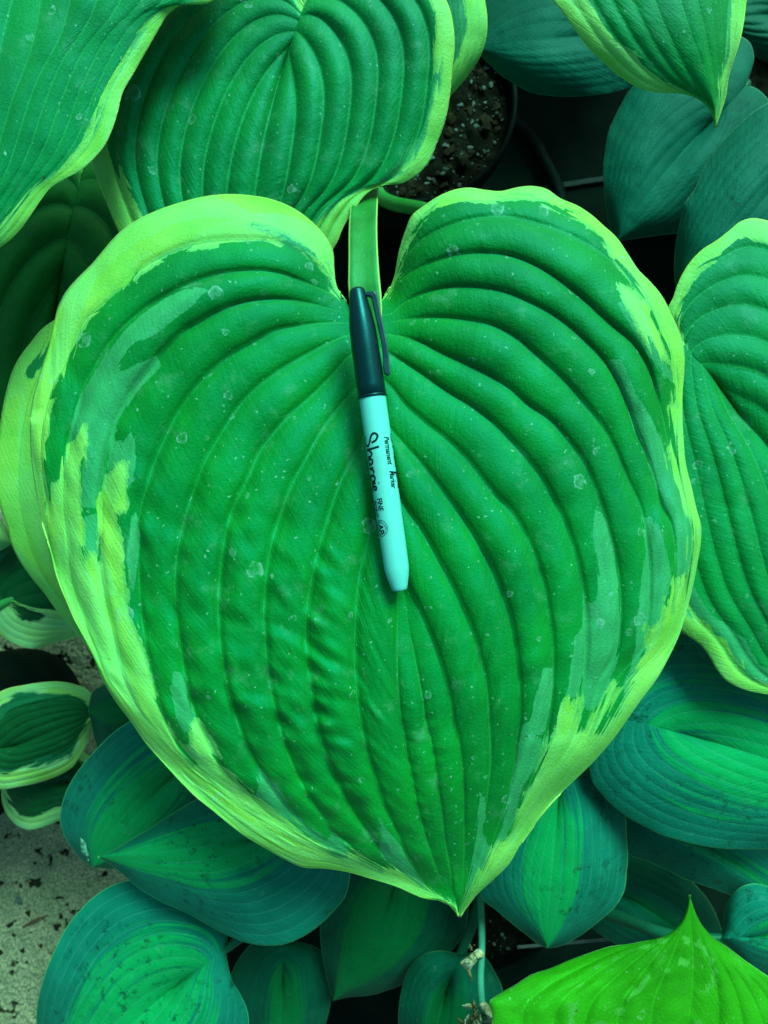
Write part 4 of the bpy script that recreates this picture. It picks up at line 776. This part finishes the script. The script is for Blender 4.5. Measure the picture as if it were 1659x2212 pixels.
# ------------------------------------------------------------------ marker pen
def densify(me, lim=0.09):
    import bmesh
    bm = bmesh.new(); bm.from_mesh(me)
    for _ in range(5):
        bmesh.ops.triangulate(bm, faces=bm.faces[:]); es = [e for e in bm.edges if e.calc_length() > lim]
        if not es: break
        bmesh.ops.subdivide_edges(bm, edges=es, cuts=1)
    bmesh.ops.triangulate(bm, faces=bm.faces[:]); bm.to_mesh(me); bm.free()
def pen():
    r0 = 0.0064; p0 = np.array([770.5, 621.]); p1 = np.array([864., 1277.])
    # depth so that it rests on the ribs
    dg = np.linspace(0.33, 0.375, 91); best = None
    pts = VM3.reshape(-1, 3)
    for da in dg[::-1]:
        a = np.array(P(*p0, da)); b = np.array(P(*p1, da)); ax = (b-a)/np.linalg.norm(b-a); rel = pts-a; s = rel@ax; perp = rel-s[:, None]*ax
        near = (s > 0.002) & (s < np.linalg.norm(b-a)-0.002)
        if np.linalg.norm(perp[near], axis=1).min() > r0-0.0009: best = da; break
    da = best or 0.35
    A = P(*p0, da); B = P(*p1, da); L = (B-A).length; ax = (B-A).normalized()
    up = Vector((0, 0, 1)); right = ax.cross(up).normalized()       # points to picture left or right
    if right.x < 0: right = -right
    e = empty('marker_pen', A+ax*L*0.5-up*r0, 'mint-barrelled permanent marker with black clipped cap lying on the broadest leaf', 'marker')
    M = Matrix((( right.x, up.x, ax.x, A.x), (right.y, up.y, ax.y, A.y), (right.z, up.z, ax.z, A.z), (0, 0, 0, 1)))
    k = L/0.1378
    nbm = NB('cap_plastic'); o = nbm.coord('Object'); sc = nbm.noise(o, 130, 5, 0.7)
    c = nbm.mix(nbm.rng(sc, 0.58, 0.75), (0.0012, 0.014, 0.015), (0.003, 0.035, 0.034))
    b = nbm.bsdf(c, nbm.math('ADD', nbm.math('MULTIPLY', sc, 0.25), 0.22), 0.6, (0.02, 0.8, 0.75), nbm.bump(nbm.noise(o, 900, 3), 0.00008, 0.5)); nbm.l(b.outputs[0], nbm.out.inputs[0]); mcap = nbm.m
    nbm = NB('barrel_plastic'); o = nbm.coord('Object')
    c = nbm.mix(nbm.math('MULTIPLY', nbm.rng(nbm.noise(o, 90, 5, 0.65), 0.5, 0.75), 0.35), (0.055, 0.56, 0.45), (0.06, 0.43, 0.33))
    vo = nbm.vor(o, 420); q = nbm.n('ShaderNodeSeparateColor'); nbm.l(vo.outputs['Color'], q.inputs[0])
    c = nbm.mix(nbm.math('MULTIPLY', nbm.math('MULTIPLY', nbm.rng(vo.outputs['Distance'], 0.16, 0.08), nbm.math('LESS_THAN', q.outputs[0], 0.05)), 0.6), c, (0.01, 0.15, 0.12))
    b = nbm.bsdf(c, 0.5, 0.3, (0.2, 0.95, 0.85), nbm.bump(nbm.noise(o, 700, 3), 0.00006, 0.5)); nbm.l(b.outputs[0], nbm.out.inputs[0]); mbar = nbm.m
    mink = simple_mat('black_ink', (0.0015, 0.012, 0.012), None, 0.5, 0.3)
    mclip = simple_mat('clip_plastic', (0.004, 0.05, 0.055), (0.003, 0.035, 0.04), 0.4, 0.5, scale=200, bump=0.00005)
    def S(*pr): return [(r*k, h*k) for r, h in pr]
    cap = lathe('cap', S((0.0001, 0.0), (.0015, .00005), (.0026, .0004), (.0032, .0009), (.0035, .0016), (.0042, .0059), (.0052, .012), (.00595, .0182), (.00625, .0275), (.0064, .0445), (.0064, .0485), (.0062, .0487), (.0059, .0489)), mcap, e, axis=M)
    lathe('collar', S((.0060, .0487), (.0066, .0489), (.0066, .0499), (.0060, .0501)), mcap, cap, axis=M)
    RB = [(0.0500, .00600), (.0512, .00606), (.09, .0059), (.115, .00575), (.1265, .0056), (.1285, .0054), (.131, .0050), (.1355, .0038), (.1368, .0034), (.1374, .0030), (.1378, .0001)]
    barrel = lathe('barrel', S(*[(r, h) for h, r in RB]), mbar, e, axis=M)
    # clip: flat bar standing off the cap on the leaf's right
    roll = R(12); W = 0.0034*k
    def clip_pt(out, h): return (out*k, h*k)
    inner = [(.0030, .0048), (.0042, .0049), (.0052, .0052), (.0058, .0062), (.0060, .0085), (.0066, .016), (.0074, .0275), (.0072, .034), (.0066, .0375), (.0067, .0400), (.0076, .0413)]
    outer = [(.0030, .0031), (.0056, .0031), (.0076, .0036), (.0084, .0050), (.0087, .0085), (.0092, .016), (.0099, .0275), (.0099, .034), (.0096, .0385), (.0093, .0405), (.0088, .0415)]
    V = []; n = len(inner)
    for s_ in (-0.5, 0.5):
        for (x, h) in inner+outer: V.append(M @ Vector((x*k, s_*W*(1 if 0.006 < h < 0.036 else 1.1)+x*k*math.tan(roll), h*k)))
    m = 2*n; F = []
    for i in range(n-1):
        F += [(i, i+1, n+i+1, n+i), (m+n+i, m+n+i+1, m+i+1, m+i), (i, m+i, m+i+1, i+1), (n+i+1, m+n+i+1, m+n+i, n+i)]
    F += [(0, n, m+n, m), (n-1, m+n-1, m+2*n-1, 2*n-1)]
    cl = mkobj('clip', mesh('clip', V, F, False), mclip, e); bv = cl.modifiers.new('bevel', 'BEVEL'); bv.width = 0.0005; bv.segments = 2; bv.limit_method = 'ANGLE'
    # printing, wrapped on the barrel: a = metres from cap top, ang = degrees from the top towards the right
    hs = np.array([h for h, r in RB]); rs = np.array([r for h, r in RB])
    def wrap(a, ang, lift=0.00004):
        r = (np.interp(a, hs, rs)+lift)*k; t = R(ang); return M @ Vector((r*math.sin(t), r*math.cos(t), a*k))
    def text(body, a0, ang0, size, along, name='lettering', shear=0.0, parent=None):
        cu = bpy.data.curves.new('t', 'FONT'); cu.body = body; cu.size = 1; cu.resolution_u = 3; cu.shear = shear; cu.offset = 0.03
        ob = bpy.data.objects.new('t', cu); COL.objects.link(ob); dg_ = bpy.context.evaluated_depsgraph_get(); me = bpy.data.meshes.new_from_object(ob.evaluated_get(dg_)); densify(me)
        bpy.data.objects.remove(ob); co = np.array([v.co[:] for v in me.vertices]); w_ = co[:, 0].max()-co[:, 0].min()
        x0 = co[:, 0].min(); sx = along/w_
        for v in me.vertices:
            v.co = wrap(a0+(v.co.x-x0)*sx, ang0+math.degrees(v.co.y*size/.006))
        me.materials.clear(); o2 = mkobj(name, me, mink, parent or barrel); return o2
    ya = lambda y: (y-621)/656*0.1378                     # photo row -> metres along the pen
    yb = lambda c: ya(905.2+.1736*c)
    text('Permanent', yb(245), 26, .0040, yb(590)-yb(245), shear=0.2); text('Marker', yb(665), 28, .0040, yb(885)-yb(665), shear=0.2)
    text('FINE', yb(978), -47, .0038, yb(1130)-yb(978)); text('POINT', yb(1003), -80, .0038, yb(1205)-yb(1003))
    text('AP', yb(1290), -66, .0047, yb(1412)-yb(1290))
    def stroke(pl, wd, name, parent, closed=False):
        p = np.asarray(pl, float); p = cr(p, max(16, len(p)*8)); V = []; t = np.gradient(p, axis=0); t /= np.linalg.norm(t, axis=1)[:, None]+1e-9; nrm = np.stack([-t[:, 1], t[:, 0]], -1)
        for q, nn in zip(p, nrm):
            for s_ in (-1, 0, 1): V.append(wrap(q[0]+nn[0]*wd*s_, math.degrees((q[1]+nn[1]*wd*s_)/.006), 0.00005))
        F = [(i*3+j, i*3+j+1, (i+1)*3+j+1, (i+1)*3+j) for i in range(len(p)-1) for j in range(2)]
        me = mesh(name, V, F); return mkobj(name, me, mink, parent)
    # script logo: strokes in (along, up) units, letters rise towards the right of the barrel
    a0, b0 = yb(180), -0.0078; ua = (yb(880)-yb(180))/7.0; ub = 0.0023
    logo = [[(1.15, 1.9), (.9, 2.9), (.35, 3.3), (.05, 2.7), (.35, 2.0), (1.0, 1.5), (1.45, .9), (1.25, .1), (.6, -.1), (.2, .35)],
            [(1.75, 3.3), (1.85, 2.0), (1.9, .1), (2.1, 1.2), (2.5, 1.6), (2.75, 1.2), (2.8, .15)],
            [(3.65, 1.4), (3.25, 1.5), (3.05, .8), (3.25, .1), (3.6, .4), (3.72, 1.4), (3.75, .5), (3.95, .1)],
            [(4.15, 1.5), (4.25, .1), (4.35, 1.0), (4.6, 1.45), (4.85, 1.35)],
            [(5.05, 1.5), (5.1, .0), (5.12, -1.1)], [(5.1, .9), (5.35, 1.5), (5.75, 1.3), (5.8, .5), (5.5, .05), (5.15, .3)],
            [(6.05, 1.5), (6.1, .5), (6.2, .1)], [(6.08, 2.15), (6.12, 2.3)],
            [(6.45, .75), (6.85, .95), (6.85, 1.4), (6.6, 1.5), (6.4, .9), (6.5, .25), (6.85, .1), (7.05, .35)]]
    for off in (0.0, 0.0155):
        for st in logo: stroke([(a0+x*ua, b0+off+y*ub) for x, y in st], 0.00050, 'script_lettering', barrel)
    cc, cb = yb(1342), R(-50)*.006
    for rr_ in (.0037, .0026): stroke([(cc+rr_*math.cos(t), cb+rr_*math.sin(t)) for t in np.linspace(0, 6.2832, 28)], .00010, 'seal_ring', barrel)
    for i in range(22):
        t = i/22*6.283
        if 2.2 < t < 2.7: continue
        stroke([(cc+.0029*math.cos(t), cb+.0029*math.sin(t)), (cc+.0034*math.cos(t+.05*(i % 3-1)), cb+.0034*math.sin(t+.05*(i % 3-1)))], .00016, 'seal_lettering', barrel)
pen()

# ------------------------------------------------------------------ litter on the concrete
kZ = HS(0, 1755.5, .2064)
def chip(cx, cy, rx, ry, ang, mat, name, label, cat, group, seed, h=0.0016):
    r = np.random.default_rng(seed); c = P(cx, cy, HC); n = 10; V = []; F = []; s = HC/FPX
    for lev, (k_, z) in enumerate(((1.0, 0.0), (1.05, 0.5), (0.7, 1.0))):
        for i in range(n):
            t = 6.283*i/n; q = 1+0.3*math.sin(3*t+seed)+0.18*math.sin(5*t+2*seed); x = 0.8*rx*s*k_*q*math.cos(t); y = 0.8*ry*s*k_*q*math.sin(t); a = R(ang)
            V.append((x*math.cos(a)-y*math.sin(a), x*math.sin(a)+y*math.cos(a), z*h))
    F = [(l*n+i, l*n+(i+1) % n, (l+1)*n+(i+1) % n, (l+1)*n+i) for l in range(2) for i in range(n)]+[tuple(2*n+i for i in range(n))]
    o = mkobj(name, mesh(name, V, F), mat); o.location = (c.x, c.y, 0.0002); return tag(o, label, cat, group)
GB = 'dark bark chips on the concrete'
for i, (x, y, rx, ry, an) in enumerate(((300, 1050, 6, 8, 20), (115, 1165, 14, 5, 35), (600, 1190, 10, 9, 40), (640, 1080, 5, 8, 10), (240, 1440, 6, 6, 0), (430, 1390, 5, 5, 0), (840, 1020, 7, 4, 30), (370, 525, 4, 4, 0), (10, 1460, 6, 7, 0), (620, 885, 12, 3, 5))):
    (cx, cy), = kZ((x, y)); chip(cx, cy, rx, ry, an, m_bark, 'bark_chip', {1: 'long dark bark chip beside the brown twig on the concrete', 9: 'thin sliver of dark bark on the concrete', 2: 'largest rounded dark bark chip on the concrete'}.get(i, 'small dark bark chip lying on the pitted concrete'), 'bark', GB, i)
(cx, cy), = kZ((200, 915)); chip(cx, cy, 9, 13, 20, m_perl, 'pebble', 'single pale flat pebble on the pitted concrete', 'pebble', None, 30)
tw = tube('dry_needle', cr([tuple(P(49, 2003, HC-.0025)), tuple(P(65, 1994, HC-.003)), tuple(P(82, 1986, HC-.003)), tuple(P(103, 1977, HC-.0025))], 20), np.interp(np.arange(20), [0, 8, 19], [.0008, .0019, .0004]),
          simple_mat('twig', (0.05, 0.055, 0.018), (0.02, 0.03, 0.01), 0.8), None, 8); tag(tw, 'thin brown twig lying on the pitted concrete', 'twig')
